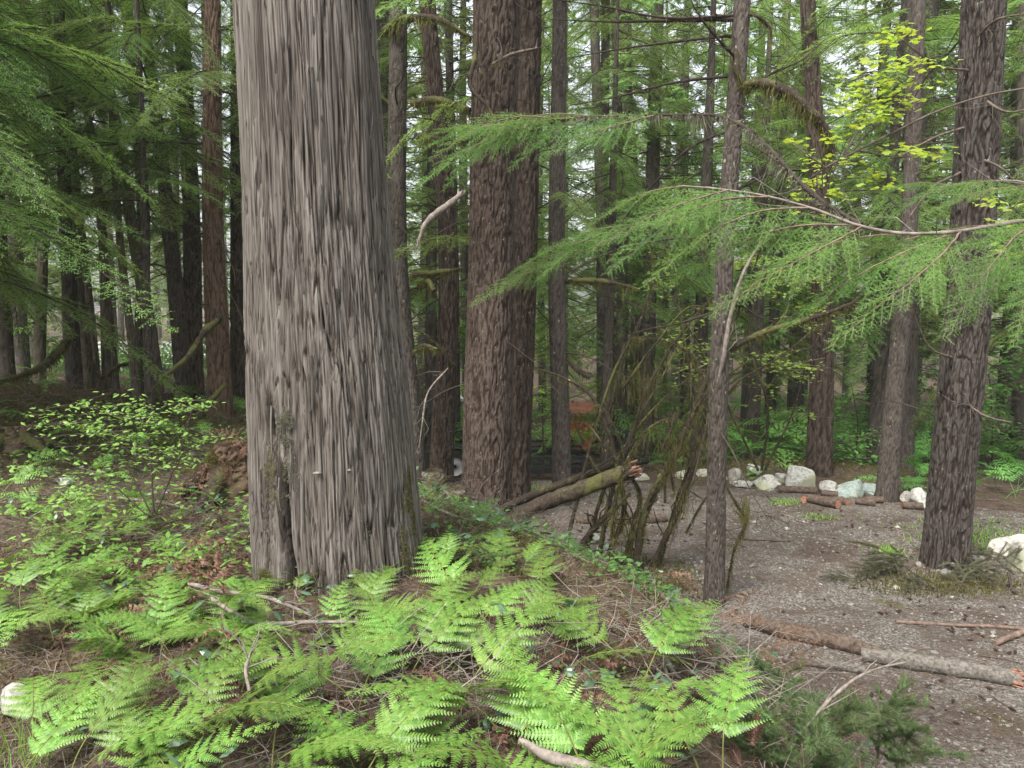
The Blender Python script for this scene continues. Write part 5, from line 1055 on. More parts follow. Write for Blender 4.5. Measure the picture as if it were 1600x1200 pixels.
def trailer():
    d = 12.2; b = gpt(850, 738, d); zt = at(850, 722, d)[2]; zl = at(850, 742, d)[2]
    x0, x1 = at(676, 720, d)[0]-b[0], at(925, 720, d)[0]-b[0]; zt -= b[2]; zl = max(zl-b[2], 0.16); zt = max(zt, zl+.2); Lx = x1-x0; cx = (x0+x1)/2
    root = thing('utility_trailer', b, 'low black steel trailer frame parked behind the fir trunks', 'trailer')
    def part(nm, boxes, mt='black'):
        mb = MB()
        for q in boxes: box(mb, *q)
        return link(nm, mb.mesh(nm, [M[mt]], smooth=False), root)
    for yy in (0, 1.5):
        part('side_rail', [((cx, yy, zl), (Lx, .07, .10))]); part('top_rail', [((cx, yy, zt), (Lx, .05, .05))]); part('middle_rail', [((cx, yy, (zl+zt)/2), (Lx-.06, .03, .035))])
        for k in range(5): part('post', [((x0+.03+(Lx-.06)*k/4, yy, (zl+zt)/2), (.045, .045, zt-zl-.06))])
        for k in (1, 3):
            xa = x0+(Lx-.06)*k/4; ang = math.atan2(zt-zl, Lx/4); mb = MB(); P = [[xa, yy-.03, zl+.04], [xa+Lx/4, yy-.03, zt-.02]]; tube(mb, P, .014, 5); link('brace', mb.mesh('brace', [M['black']]), root)
    for k in range(7): part('crossmember', [((x0+.1+(Lx-.2)*k/6, .75, zl-.03), (.06, 1.42, .05))])
    # drawbar
    for yy, in ((0.02,), (1.48,)):
        mb = MB(); tube(mb, [[x1, yy, zl], [x1+1.1, .75, zl]], .045, 6); link('drawbar', mb.mesh('drawbar', [M['black']]), root)
    part('jack', [((x1+.62, .45, zl+.22), (.05, .05, .62)), ((x1+.62, .45, zl+.54), (.16, .04, .04))])
    xw = at(712, 722, d)[0]-b[0]
    for yy in (-.12, 1.62):
        w = link('wheel', None, root, (xw, yy, .26), (PI/2, 0, 0))
        mb = MB(); n = 28; th = np.arange(n)*2*PI/n; prof = [(.15, -.07), (.22, -.09), (.26, -.07), (.27, 0), (.26, .07), (.22, .09), (.15, .07)]
        V_ = np.array([[r*math.cos(a), r*math.sin(a), z] for r, z in prof for a in th]); mb.add(V_, [[i*n+j, i*n+(j+1) % n, (i+1)*n+(j+1) % n, (i+1)*n+j] for i in range(6) for j in range(n)], 0)
        link('tyre', mb.mesh('tyre', [M['tyre']]), w)
        mb = MB(); V_ = np.array([[r*math.cos(a), r*math.sin(a), z] for r, z in [(.155, .05), (.14, .03), (.06, .045), (.03, .06)] for a in th]); mb.add(V_, [[i*n+j, i*n+(j+1) % n, (i+1)*n+(j+1) % n, (i+1)*n+j] for i in range(3) for j in range(n)], 0)
        mb.add(V_, [[2*n+j, 2*n+(j+1) % n, 3*n+(j+1) % n, 3*n+j] for j in range(n)], 0); link('rim', mb.mesh('rim', [M['rim']]), w)
    mb = MB(); a = np.linspace(.15, PI-.15, 12); inn = np.stack([np.cos(a)*.33, 0*a, np.sin(a)*.33], 1)
    V_ = np.concatenate([inn+[xw, -.24, .26], inn+[xw, .02, .26]]); mb.add(V_, [[i, i+1, 13+i, 12+i] for i in range(11)], 0); link('mudguard', mb.mesh('mudguard', [M['black']]), root)
trailer()
def shed(name, pxl, pxr, ptop, pbot, d, depth, rz, mw, mr, label, cat, boards=8, vent=False, roofh=0.25, over=0.2, door=True):
    A, B = at(pxl, pbot, d), at(pxr, pbot, d); top = at(pxl, ptop, d)[2]; z0 = min(A[2], H(A[0], A[1])+0.02); b = np.array([(A[0]+B[0])/2, d, z0]); W_ = B[0]-A[0]; hh = top-z0
    root = thing(name, b, label, cat, rz=rz); bw = W_/boards
    mb = MB(); box(mb, (0, depth/2, hh/2), (W_-.06, depth-.06, hh-.02)); link('wall', mb.mesh('wall', [M[mw]], smooth=False), root)
    mb = MB(); box(mb, (0, 0, 0), (bw-.012, .03, hh)); bmz = mb.mesh('board', [M[mw]], smooth=False)
    for k in range(boards):
        link('board', bmz, root, (-W_/2+bw*(k+.5), .012, hh/2)); 
    mb = MB()
    V_ = np.array([[-W_/2-over, -over, hh+.01], [W_/2+over, -over, hh+.01], [W_/2+over, depth/2, hh+roofh], [-W_/2-over, depth/2, hh+roofh], [W_/2+over, depth+over, hh+.01], [-W_/2-over, depth+over, hh+.01]])
    V_ = np.concatenate([V_, V_+[0, 0, .06]]); mb.add(V_, [[3, 2, 1, 0], [5, 4, 2, 3], [6, 7, 8, 9], [9, 8, 10, 11], [0, 1, 7, 6], [4, 5, 11, 10]], 0); mb.add(V_, [[0, 6, 9, 3], [3, 9, 11, 5], [1, 2, 8, 7], [2, 4, 10, 8]], 0)
    link('roof', mb.mesh('roof', [M[mr]], smooth=False), root)
    return root, W_, hh
r_, W_, hh = shed('garden_shed', 880, 926, 650, 694, 15.5, 1.6, -0.25, 'orange', 'orangetrim', 'small orange shed glimpsed behind the slim trunk and mossy stems', 'shed', 7, roofh=.12, over=.06)
r_, W_, hh = shed('storage_box', 694, 722, 628, 646, 18, 1.2, 0.3, 'brownboard', 'greyroof', 'brown wooden box with a grey lid between two fir trunks', 'box', 4, roofh=.08, over=.05)
r_, W_, hh = shed('pale_building', 120, 330, 585, 640, 31, 6, 0.05, 'white', 'greyroof', 'pale single storey building glimpsed between the leaning trunks', 'building', 12, roofh=1.1, over=.3)
for xw in (-1.8, 1.2):
    f = MB(); [box(f, *q) for q in (((xw, -.03, hh*.62), (.9, .05, .06)), ((xw, -.03, hh*.62-.6), (.9, .05, .06)), ((xw-.45, -.03, hh*.62-.3), (.06, .05, .66)), ((xw+.45, -.03, hh*.62-.3), (.06, .05, .66)))]
    fo = link('window', f.mesh('window', [M['white']], smooth=False), r_); g = MB(); box(g, (xw, -.02, hh*.62-.3), (.84, .02, .54)); link('pane', g.mesh('pane', [M['dark']], smooth=False), fo)
def camper():
    d = 24; A, B = at(236, 640, d), at(300, 640, d); b = np.array([(A[0]+B[0])/2, d, H((A[0]+B[0])/2, d)]); zt = at(270, 578, d)[2]-b[2]; W_ = (B[0]-A[0])*1.5
    root = thing('camper', b, 'white camper body seen in slivers between the leaning trunks', 'camper')
    mb = MB(); prof = [(-W_/2, .55), (-W_/2, zt-.4), (-W_/2+.35, zt), (W_/2-.2, zt), (W_/2, zt-.25), (W_/2, .55)]
    n = len(prof); V_ = np.array([[x, y, z] for y in (0, 2.0) for x, z in prof]); mb.add(V_, [[i, (i+1) % n, n+(i+1) % n, n+i][::-1] for i in range(n)], 0)
    mb.add(V_, [[0, 5, 4, 3], [0, 3, 2, 1]], 0); mb.add(V_, [[n, n+3, n+4, n+5], [n, n+1, n+2, n+3]], 0); link('body', mb.mesh('body', [M['white']], smooth=False), root)
    mb = MB(); box(mb, (-W_*.15, -.01, zt*.68), (.8, .03, .45)); link('window', mb.mesh('window', [M['dark']], smooth=False), root)
    for x in (-W_*.3, W_*.3):
        mb = MB(); th = np.arange(20)*2*PI/20; V_ = np.array([[x+.32*math.cos(a), y, .32+.32*math.sin(a)] for y in (-.02, .2) for a in th]+[[x, -.04, .32]]); mb.add(V_, [[i, (i+1) % 20, 20+(i+1) % 20, 20+i] for i in range(20)], 0); mb.add(V_, [[i, (i+1) % 20, 40] for i in range(20)], 0); link('wheel', mb.mesh('wheel', [M['tyre']]), root)
camper()
# pale post among the thin trunks
pb = gpt(949, 690, 17.4); mb = MB(); box(mb, (0, 0, 1.55), (.09, .09, 3.3)); o = link('white_post', mb.mesh('white_post', [M['white']], smooth=False), loc=pb); tag(o, 'thin white upright post between the close thin trunks', 'post')

# ------------------------------------------------------------------ mossy stump with roots, hanging root mat
def stump(px, py, d, r, h, label, seed, mat='mossbark'):
    b = gpt(px, py, d); rng = np.random.RandomState(seed); root = thing('mossy_stump', b, label, 'stump')
    me, C, Rr = trunk([[0, 0, -0.25], [0, 0, 0], [0.02, 0, h*.6], [0.03, -.02, h]], [r*1.1, r, r*.8, r*.55], 40, 'fir', seed, [M[mat]], np.linspace(0, 1, 40), flare=.6, amp=2)
    link('stump', me, root)
    for k in range(7):
        a = k*0.9+rng.uniform(0, .5); L_ = r*rng.uniform(1.5, 2.8); P = [[math.cos(a)*r*.5, math.sin(a)*r*.5, h*.55], [math.cos(a)*r*1.2, math.sin(a)*r*1.2, h*.3], [math.cos(a)*L_, math.sin(a)*L_, -0.05]]
        tubeobj('root', P, [r*.32, r*.22, r*.1], [M['mossbark'], M['moss']], root, 8, .4, 20, moss=900, mosslen=.04, up=.5, seed=k)
    mb = MB(); n = 2600; a = rng.uniform(0, 6.28, n); q = rng.uniform(0, 1, n)**.5; P = np.stack([np.cos(a)*q*r*.8, np.sin(a)*q*r*.8, h*(1.0-.35*q*q)], 1)
    Wv = unit(rng.normal(size=(n, 3)))*.006; D = unit(P*[1, 1, .3]+rng.normal(0, .12, (n, 3)))*.035; V_ = np.stack([P-Wv, P+Wv, P+D], 1).reshape(-1, 3); mb.add(V_, np.arange(3*n).reshape(-1, 3), 0)
    link('moss', mb.mesh('moss', [M['moss']]), root)['kind'] = 'stuff'
stump(706, 772, 8.0, .24, .34, 'moss capped rotten stump between the cedar and the thick fir', 5)
stump(672, 722, 9.8, .26, .42, 'moss covered root mass behind the cedar edge', 8)
stump(362, 742, 6.2, .24, .42, 'upturned stump draped in brown dead fronds left of the cedar', 9, 'rot')
stump(20, 668, 7.4, .22, .22, 'dark rotten stump under the moss at the picture edge', 12, 'rot')

# ------------------------------------------------------------------ ferns
PT_V = np.array([[0, -.10, 0], [0, .10, 0], [.30, -.17, .02], [.30, .17, .02], [.68, -.10, 0], [.68, .10, 0], [1, 0, -.06]])
PT_F3 = np.array([[0, 2, 1], [1, 2, 3], [2, 4, 3], [3, 4, 5], [4, 6, 5]])
# toothed pinnule for the near fronds
def toothed(k=4):
    V_, F_ = [[0, 0, 0.01]], []
    prof = []
    for i in range(k):
        x = i/k; w_ = .19*(1-x)**.55; prof += [(x+.02, w_*.72), (x+.16, w_*1.12)]
    up = [(x, y) for x, y in prof]; V_ = [[x, y, 0] for x, y in up]+[[1, 0, -.05]]+[[x, -y, 0] for x, y in up[::-1]]+[[.35, 0, .03]]
    n = len(V_)-1; F_ = [[n, i+1, i] for i in range(n-1)]+[[n, 0, n-1]]
    return np.array(V_), np.array(F_)
TO_V, TO_F = toothed()
def frond(seed, Lb=0.6, W=0.25, stalk=0.35, pairs=10, psp=0.013, ql=0.036, el=(80, 45, -12), mats=None, tooth=True, curl=0.0, name='frond', crumple=0.0):
    rng = np.random.RandomState(seed); mb = MB()
    ns, nb = 10, 26; e = np.concatenate([np.linspace(el[0], el[1], ns), np.linspace(el[1], el[2], nb)]); st = np.concatenate([np.full(ns, stalk/ns), np.full(nb, Lb/nb)])
    yaw = np.cumsum(rng.normal(0, 0.02+crumple*.2, ns+nb)); P = [np.zeros(3)]
    for a, s_, yw in zip(np.radians(e), st, yaw): P.append(P[-1]+s_*np.array([math.cos(a)*math.cos(yw), math.cos(a)*math.sin(yw), math.sin(a)]))
    P = np.array(P); sc = Lb/0.6
    tube(mb, P, np.linspace(.0045, .001, len(P))*sc, 5, 1, caps=False)
    bl = P[ns:]; tt = np.linspace(0, 1, len(bl)); T = unit(np.gradient(bl, axis=0)); qP, qD, qN, qL = [], [], [], []
    for k in range(pairs*2):
        t = ((k//2)+0.25+rng.uniform(-.1, .1)+0.15*(k % 2))/pairs
        t = 1-(1-t)**1.12
        if t > .985: continue
        sg = 1 if k % 2 else -1; p0 = np.array([np.interp(t, tt, bl[:, i]) for i in range(3)]); Tt = unit(np.array([np.interp(t, tt, T[:, i]) for i in range(3)]))
        Y_ = unit(np.cross([0, 0, 1.0], Tt)); Nn = np.cross(Tt, Y_); a = R(72-28*t)+rng.normal(0, .05)
        pl = W*((1-t)**.85)*(0.80 if k < 2 else 1.0)*rng.uniform(.9, 1.08)+.012
        d = unit(Tt*math.cos(a)+sg*Y_*math.sin(a)+Nn*(rng.normal(.06, .10)+crumple*rng.normal(0, .6)))
        m_ = max(3, int(pl/psp/sc)); s_ = (np.arange(m_)+.4)/m_*pl
        pts = p0+d*s_[:, None]-Nn*((.16+curl)*s_**2/pl)[:, None]+Tt*(.12*s_**2/pl)[:, None]
        if crumple: pts = pts+rng.normal(0, .004, pts.shape).cumsum(0)
        dd = unit(np.gradient(pts, axis=0)); sY = unit(np.cross(Nn, dd)) 
        mb2 = [p0]+list(pts); sticks(mb, [p0, pts[m_//2]], [pts[m_//2]-p0, pts[-1]-pts[m_//2]], np.array([np.linalg.norm(pts[m_//2]-p0), np.linalg.norm(pts[-1]-pts[m_//2])]), .0012*sc, 1)
        for s2 in (1, -1):
            l_ = ql*sc*((1-s_/(pl*1.02))**.75)*(pl/W)**.35*rng.uniform(.88, 1.1, m_)+.004*sc
            di = unit(dd*.42+sY*s2*.92-Nn[None]*(.12+rng.normal(0, .10+crumple, (m_, 1))))
            qP.append(pts); qD.append(di); qL.append(l_); qN.append(np.repeat((Nn+rng.normal(0, .08+crumple, 3))[None], m_, 0))
    qP = np.concatenate(qP); qD = np.concatenate(qD); qN = np.concatenate(qN); qL = np.concatenate(qL)
    Yv = unit(np.cross(qN, qD)); Zv = np.cross(qD, Yv); Mx = np.stack([qD, Yv, Zv], 2)*qL[:, None, None]
    stamp(mb, TO_V*[1, 1.5, 1] if tooth else PT_V*[1, 1.5, 1], TO_F if tooth else PT_F3, qP, Mx, 0)
    return mb.mesh(name, mats, smooth=False), mb
FM = [M['fern'], M['fernstem']]
FRONDS = [frond(400+i, [.60, .66, .54, .62, .5][i % 5], [.23, .26, .20, .24, .17][i % 5], .28, 10+i % 4, .0130, .034+.003*(i % 2), [(75, 30, -14), (70, 24, -8), (80, 40, -30), (68, 22, -20), (78, 35, -4)][i % 5], FM)[0] for i in range(10)]
FERN_LM = [('the great cedar foot', 520, 930), ('the flat white rock', 30, 1040), ('the forked stick', 400, 940), ('the snapped white branch', 850, 1180), ('the huckleberry bush', 180, 760), ('the thick fir', 757, 830),
           ('the mossy leaning stems', 960, 900), ('the upright white stick', 388, 1050), ('the gnarled pale branch', 1090, 1090), ('the bent grey stick', 870, 980), ('the cedar edge by the stump', 690, 850), ('the grass tuft', 60, 1150), ('the bleached twig', 300, 850), ('the upper bank brambles', 120, 870), ('the dead bracken hollow', 640, 1080)]
def ferns():
    rng = np.random.RandomState(2024); spots = []
    # explicit: px, py of the foot, scale, azimuth of lean (deg), number of fronds
    ex = [(15, 800, .6, 40, 2), (55, 850, .6, 70, 2), (110, 820, .55, 20, 2), (150, 870, .6, 60, 2), (210, 860, .6, 30, 2), (250, 830, .55, 70, 1), (300, 880, .6, 20, 2), (340, 850, .5, 50, 1), (90, 770, .5, 60, 1), (180, 790, .5, 20, 2), (260, 920, .65, 50, 2), (20, 750, .5, 30, 1), (600, 940, .9, 70, 1), (560, 990, .95, 40, 2), (660, 900, .95, 60, 2), (730, 960, .9, 80, 2), (800, 1000, .85, 30, 2), (690, 1060, .9, 60, 2), (840, 940, .7, 60, 1), (770, 1080, .85, 110, 1), (880, 1060, .9, 40, 2), (1040, 1060, .9, 60, 1), (500, 1010, .9, 80, 1), (110, 1160, .8, 60, 2), (180, 1250, .85, 80, 2), (80, 880, .7, 50, 2), (150, 930, .7, 20, 2), (930, 1110, .80, 60, 1), (1000, 1085, 1.0, 20, 2), (970, 1060, .9, 150, 1), (960, 1290, 1.1, 60, 2), (1060, 1270, 1.05, 165, 1), (1000, 1260, 1.0, 100, 1), (1130, 1235, .9, 60, 1), (740, 1010, .9, 70, 2), (600, 1010, .95, 60, 2), (640, 1080, 1.0, 90, 2), (560, 1120, 1.0, 120, 2), (480, 1080, .95, 30, 2),
          (700, 1120, 1.0, 10, 2), (780, 1150, .9, 200, 1), (430, 1010, .8, 160, 1), (705, 900, .85, 80, 1), (760, 905, .8, 100, 1), (820, 905, .7, 60, 1), (660, 960, .9, 50, 1), (465, 940, .55, 75, 1), (1120, 1260, .95, 150, 2),
          (350, 1150, 1.0, 60, 2), (280, 1200, 1.0, 30, 2), (160, 1190, .9, 70, 2), (200, 1080, .75, 80, 2), (300, 1060, .8, 20, 2), (130, 1000, .7, 60, 2), (210, 980, .7, 30, 2), (290, 960, .7, 10, 1), (60, 930, .7, 50, 2), (120, 900, .65, 20, 2), (250, 900, .65, 50, 2), (330, 880, .6, 20, 2),
          (40, 860, .6, 60, 1), (20, 900, .7, 30, 2), (70, 980, .7, 60, 2), (30, 960, .7, 100, 1), (110, 1050, .7, 20, 2), (170, 1040, .75, 60, 2), (40, 1200, .8, 70, 2), (110, 1240, .85, 30, 2), (10, 1260, .8, 60, 1), (230, 1030, .7, 140, 2), (60, 820, .5, 40, 1), (200, 820, .5, 20, 2), (330, 830, .5, 10, 1), (380, 1000, .7, 170, 2), (250, 1140, .8, 120, 2), (170, 860, .6, 20, 2), (280, 850, .55, 60, 1), (420, 1220, 1.0, 50, 2), (560, 1260, 1.0, 90, 2), (700, 1290, 1.0, 60, 2), (820, 1240, .9, 140, 2), (200, 1290, .9, 60, 2), (340, 1320, .9, 90, 2), (520, 1330, .9, 40, 1)]
    for px, py, sc, az, n in ex: spots.append((px, py, sc, az, n))
    k = 0
    while k < 30:
        px = rng.uniform(-20, 700) if k < 34 else rng.uniform(100, 900); py = rng.uniform(800, 1080) if k < 30 else rng.uniform(1000, 1330)
        if px < 150 and 1020 < py < 1200: continue
        if 370 < px < 680 and py < 1000: continue
        if px > 620 and py < 1000: continue
        if px > 400 and k < 30 and py < 1000: continue
        if px > 240 and py < 960: continue
        spots.append((px, py, rng.uniform(.55, .85)*(0.85 if py < 950 else 1), rng.uniform(-30, 210), rng.randint(1, 3))); k += 1
    W1 = ['', 'second', 'third', 'fourth', 'fifth', 'sixth', 'seventh', 'eighth', 'ninth', 'tenth', 'eleventh', 'twelfth', 'thirteenth', 'fourteenth', 'fifteenth', 'sixteenth', 'seventeenth', 'eighteenth', 'nineteenth', 'twentieth']
    W2 = ['twenty first', 'twenty second', 'twenty third', 'twenty fourth', 'twenty fifth', 'twenty sixth', 'twenty seventh', 'twenty eighth', 'twenty ninth', 'thirtieth', 'thirty first', 'thirty second', 'thirty third', 'thirty fourth', 'thirty fifth']
    words = [(q_+' nearest').strip() for q_ in W1+W2]
    own = {}
    for i, s_ in enumerate(spots):
        j = int(np.argmin([(s_[0]-a)**2+(s_[1]-c)**2 for _, a, c in FERN_LM])); own.setdefault(j, []).append((math.hypot(s_[0]-FERN_LM[j][1], s_[1]-FERN_LM[j][2]), i))
    lab = {}
    for j, l_ in own.items():
        for q, (_, i) in enumerate(sorted(l_)):
            s_ = spots[i]; sz = 'large' if s_[2] > .88 else ('mid sized' if s_[2] > .68 else 'small')
            lab[i] = f"{sz} green fern with {'one frond' if s_[4] == 1 else 'two fronds'}, {words[q]} to {FERN_LM[j][0]}"
    for i, (px, py, sc, az, n) in enumerate(spots):
        b = hit(px, py); sc = sc*(0.62 if (380 < px < 720 and py < 1030) else 0.78)
        root = thing('fern', b, lab[i], 'fern', 'bracken ferns on the near bank')
        for q in range(n):
            a = R(az+(q-.5*(n-1))*rng.uniform(60, 120)+rng.normal(0, 8))
            link('frond', FRONDS[rng.randint(10)], root, (rng.normal(0, .02), rng.normal(0, .02), -0.02), (rng.normal(0, .16), rng.normal(0.0, .12), a), sc*rng.uniform(.85, 1.1))
ferns()

# ------------------------------------------------------------------ ground stuff
def scatter_px(rng, n, x0, x1, y0, y1, cond=None):
    """even-ish scatter on the ground in the wedge seen by the camera; x,y world metres"""
    out = []
    while sum(len(o) for o in out) < n:
        x = rng.uniform(x0, x1, n*2); y = y0+(y1-y0)*rng.uniform(0, 1, n*2)**1.5
        k = (np.abs(x) < y*0.72+0.5)
        x, y = x[k], y[k]
        if cond is not None: k = cond(x, y, rng); x, y = x[k], y[k]
        out.append(np.stack([x, y], 1))
    xy = np.concatenate(out)[:n]; return np.column_stack([xy, H(xy[:, 0], xy[:, 1])])
def stuff(name, mb, mats, label=None, smooth=False):
    o = link(name, mb.mesh(name, mats, smooth=smooth)); o['kind'] = 'stuff'
    if label: o['label'] = label
    return o
rng = np.random.RandomState(555)
on_bank = lambda x, y, r: (gravel_mask(x, y) < 0.5)
on_grav = lambda x, y, r: (gravel_mask(x, y) > 0.45)
# gravel
OCT_V = np.array([[1, 0, 0], [0, .8, 0], [-1, .1, 0], [0, -.9, 0], [.1, 0, .55], [0, 0, -.4]]); OCT_F = [[0, 1, 4], [1, 2, 4], [2, 3, 4], [3, 0, 4]]
P = scatter_px(rng, 15000, -2, 9, 3, 12, on_grav); mb = MB(); s_ = rng.gamma(2, .0034, len(P))+.003
stamp(mb, OCT_V, OCT_F, P+[0, 0, .001], rots(rng, len(P), .35, (1, 1))*s_[:, None, None]); stuff('gravel', mb, [M['pebble']], 'small grey stones of the gravel clearing')
P = scatter_px(rng, 80, -1, 9, 3, 12, on_grav); mb = MB(); s_ = rng.gamma(2, .006, len(P))+.010
stamp(mb, OCT_V, OCT_F, P+[0, 0, .002], rots(rng, len(P), .3, (1, 1))*s_[:, None, None]); stuff('gravel', mb, [M['rockwhite']], 'pale larger chips of stone in the gravel')
# litter twigs
def litter(name, n, region, cond, lr, rr, mat, label, tilt=.12, up=.006, bend=.05, dens=None):
    P = scatter_px(rng, n, *region, cond); a = rng.uniform(0, 6.28, n); D = np.stack([np.cos(a), np.sin(a), rng.normal(0, tilt, n)], 1); mb = MB()
    sticks(mb, P+[0, 0, up]-D*.02, D, rng.uniform(*lr, n)*rng.uniform(.3, 1, n), rng.uniform(*rr, n), 0, bend, rng); stuff(name, mb, [M[mat]], label)
litter('needle_litter', 14000, (-2, 9, 3, 12), on_grav, (.02, .10), (.0010, .0025), 'brownstick', 'dry needles and twiglets over the gravel')
litter('twig_litter', 700, (-2, 9, 3, 12), on_grav, (.1, .5), (.002, .0045), 'twig', 'fallen twigs over the gravel')
litter('twig_litter', 9000, (-7, 3, 1.6, 9), on_bank, (.05, .30), (.0012, .003), 'twig', 'fallen twigs over the bank', .25, .012, .12)
litter('twig_litter', 5000, (-7, 3, 1.6, 9), on_bank, (.08, .4), (.001, .0025), 'palewood', 'bleached twigs over the bank', .25, .02, .12)
litter('twig_litter', 2500, (-8, 9, 9, 17), on_bank, (.2, .8), (.003, .007), 'twig', 'branches littering the far wood floor', .2, .02, .1)
litter('needle_litter', 16000, (-6, 3, 1.6, 8), on_bank, (.03, .10), (.0012, .003), 'deadfern', 'brown dead fern bits over the bank', .35, .01, .2)
# moss
moss_ok = lambda x, y, r: (pn(x*1.1, y*1.1, 4.0)+.5*pn(x*4, y*4, 2)+r.normal(0, .12, len(x)) > .12) & (gravel_mask(x, y) < .5)
P = scatter_px(rng, 26000, -7.5, 3, 1.6, 10, moss_ok); n = len(P); mb = MB()
Wv = unit(rng.normal(size=(n, 3))*[1, 1, .3])*rng.uniform(.003, .007, (n, 1)); D = unit(rng.normal(0, .5, (n, 3))+[0, 0, 1])*rng.uniform(.012, .035, (n, 1))
V_ = np.stack([P-Wv, P+Wv, P+D], 1).reshape(-1, 3); mb.add(V_, np.arange(3*n).reshape(-1, 3)); stuff('moss', mb, [M['moss']], 'olive moss cushions on the bank')
msk2 = lambda x, y, r: (np.exp(-((x-3.95)/.8)**2-((y-6.85)/.35)**2)+np.exp(-((x-1.35)/.5)**2-((y-7.0)/.6)**2)*.8+np.exp(-((x-4.6)/2.2)**2-((y-12.6)/.8)**2) > r.uniform(.2, 1, len(x)))
P = scatter_px(rng, 14000, 0, 9, 5.5, 15, msk2); n = len(P); mb = MB(); Wv = unit(rng.normal(size=(n, 3))*[1, 1, .3])*rng.uniform(.004, .010, (n, 1)); D = unit(rng.normal(0, .5, (n, 3))+[0, 0, 1])*rng.uniform(.02, .06, (n, 1))
V_ = np.stack([P-Wv, P+Wv, P+D], 1).reshape(-1, 3); mb.add(V_, np.arange(3*n).reshape(-1, 3)); stuff('moss', mb, [M['moss']], 'yellow olive moss at the clearing edges')
hum = lambda x, y, r: (np.exp(-((x+5.5)/2.6)**2-((y-8.6)/1.8)**2) > r.uniform(.15, .9, len(x)))
P = scatter_px(rng, 16000, -9, -1, 5.5, 12, hum); n = len(P); mb = MB(); Wv = unit(rng.normal(size=(n, 3))*[1, 1, .3])*rng.uniform(.005, .012, (n, 1)); D = unit(rng.normal(0, .5, (n, 3))+[0, 0, 1])*rng.uniform(.02, .07, (n, 1))
V_ = np.stack([P-Wv, P+Wv, P+D], 1).reshape(-1, 3); mb.add(V_, np.arange(3*n).reshape(-1, 3)); stuff('moss', mb, [M['moss']], 'deep moss on the hummock below the leaning trunks')
# dead bracken: crumpled fronds lying in the hollows
dead = [frond(500+i, .5, .2, .12, 8, .019, .034, (30, 5, -25), FM, tooth=False, curl=.5, crumple=.35)[1] for i in range(3)]
def dead_bracken(n, cxy, sp, seed, mat, zoff=.06, sc=(.6, 1.1), tilt=.35):
    r = np.random.RandomState(seed); mb = MB()
    for k in range(n):
        src = dead[k % 3]; TV = np.concatenate(src.V); c = cxy[r.randint(len(cxy))]; p = gpt(c[0]+r.normal(0, sp[0]), c[1]+r.normal(0, sp[1]), c[2]+r.normal(0, .25)); p[2] += r.uniform(.0, zoff)
        Mx = rots(r, 1, tilt, sc)[0]; V2 = TV@Mx.T+p
        for F_, m_ in src.F:
            nn = F_.shape[1]; mb.F.append((F_+mb.n, 0))
        mb.V.append(V2); mb.attr.append(np.zeros(len(V2))); mb.n += len(V2)
    return mb
mb = dead_bracken(84, [(330, 850, 4.5), (250, 870, 4.4), (340, 900, 4.1), (180, 850, 4.6), (80, 800, 5.0), (300, 740, 5.5), (300, 830, 4.9), (230, 790, 5.2), (380, 990, 3.4), (640, 1020, 3.3), (700, 960, 3.7), (860, 1060, 3.1), (820, 1130, 2.8), (1100, 960, 5.0), (340, 760, 5.6), (500, 1100, 2.8), (150, 1080, 2.9), (200, 930, 3.7), (930, 1000, 3.8)], (45, 16), 1, None); stuff('dead_bracken', mb, [M['deadfern']], 'brown curled dead bracken on the bank')
mb = dead_bracken(7, [(360, 680, 6.1), (375, 700, 6.0), (350, 720, 6.0)], (14, 10), 2, None, .45, (.5, .8), .9); stuff('dead_bracken', mb, [M['deadfern']], 'brown fronds hanging over the stump left of the cedar')
# dead twig mass
def brush(cx, cy, d, n, rx, rz, seed, mat, lr=(.1, .5), rr=(.001, .003)):
    r = np.random.RandomState(seed); mb = MB(); c = gpt(cx, cy, d); P = c+r.normal(0, 1, (n, 3))*[rx, rx*.7, 0]; P[:, 2] = H(P[:, 0], P[:, 1])+r.uniform(0, rz, n)
    a = r.uniform(0, 6.28, n); D = np.stack([np.cos(a), np.sin(a), r.normal(.05, .35, n)], 1); sticks(mb, P, D, r.uniform(*lr, n), r.uniform(*rr, n), 0, .12, r); return mb
for q, (cx, cy, d, n, rx, rz, mt, lab) in enumerate([(850, 860, 5.6, 260, .45, .16, 'twig', 'tangle of dead twigs below the thick fir'), (1080, 1060, 3.4, 220, .3, .16, 'palewood', 'tangle of pale twigs by the gnarled branch'), (330, 790, 5.0, 500, .4, .15, 'twig', 'dead twigs on the bank left of the cedar'), (760, 830, 6.6, 240, .5, .2, 'twig', 'dead twigs round the thick fir foot'),
        (1300, 1050, 4.5, 450, .5, .14, 'twig', 'dead twigs piled over the edge log'), (30, 620, 8.6, 500, .7, .3, 'brownstick', 'heap of brown branches on the hummock'), (820, 760, 9.6, 200, .7, .15, 'palewood', 'pale branches on the ground behind the firs'), (640, 1040, 3.0, 350, .35, .12, 'palewood', 'pale twigs under the foreground ferns'), (1545, 945, 6.4, 90, .4, .10, 'twig', 'thin sticks round the white boulders')]):
    stuff('brushwood', brush(cx, cy, d, n, rx, rz, 700+q, mt), [M[mt]], lab)
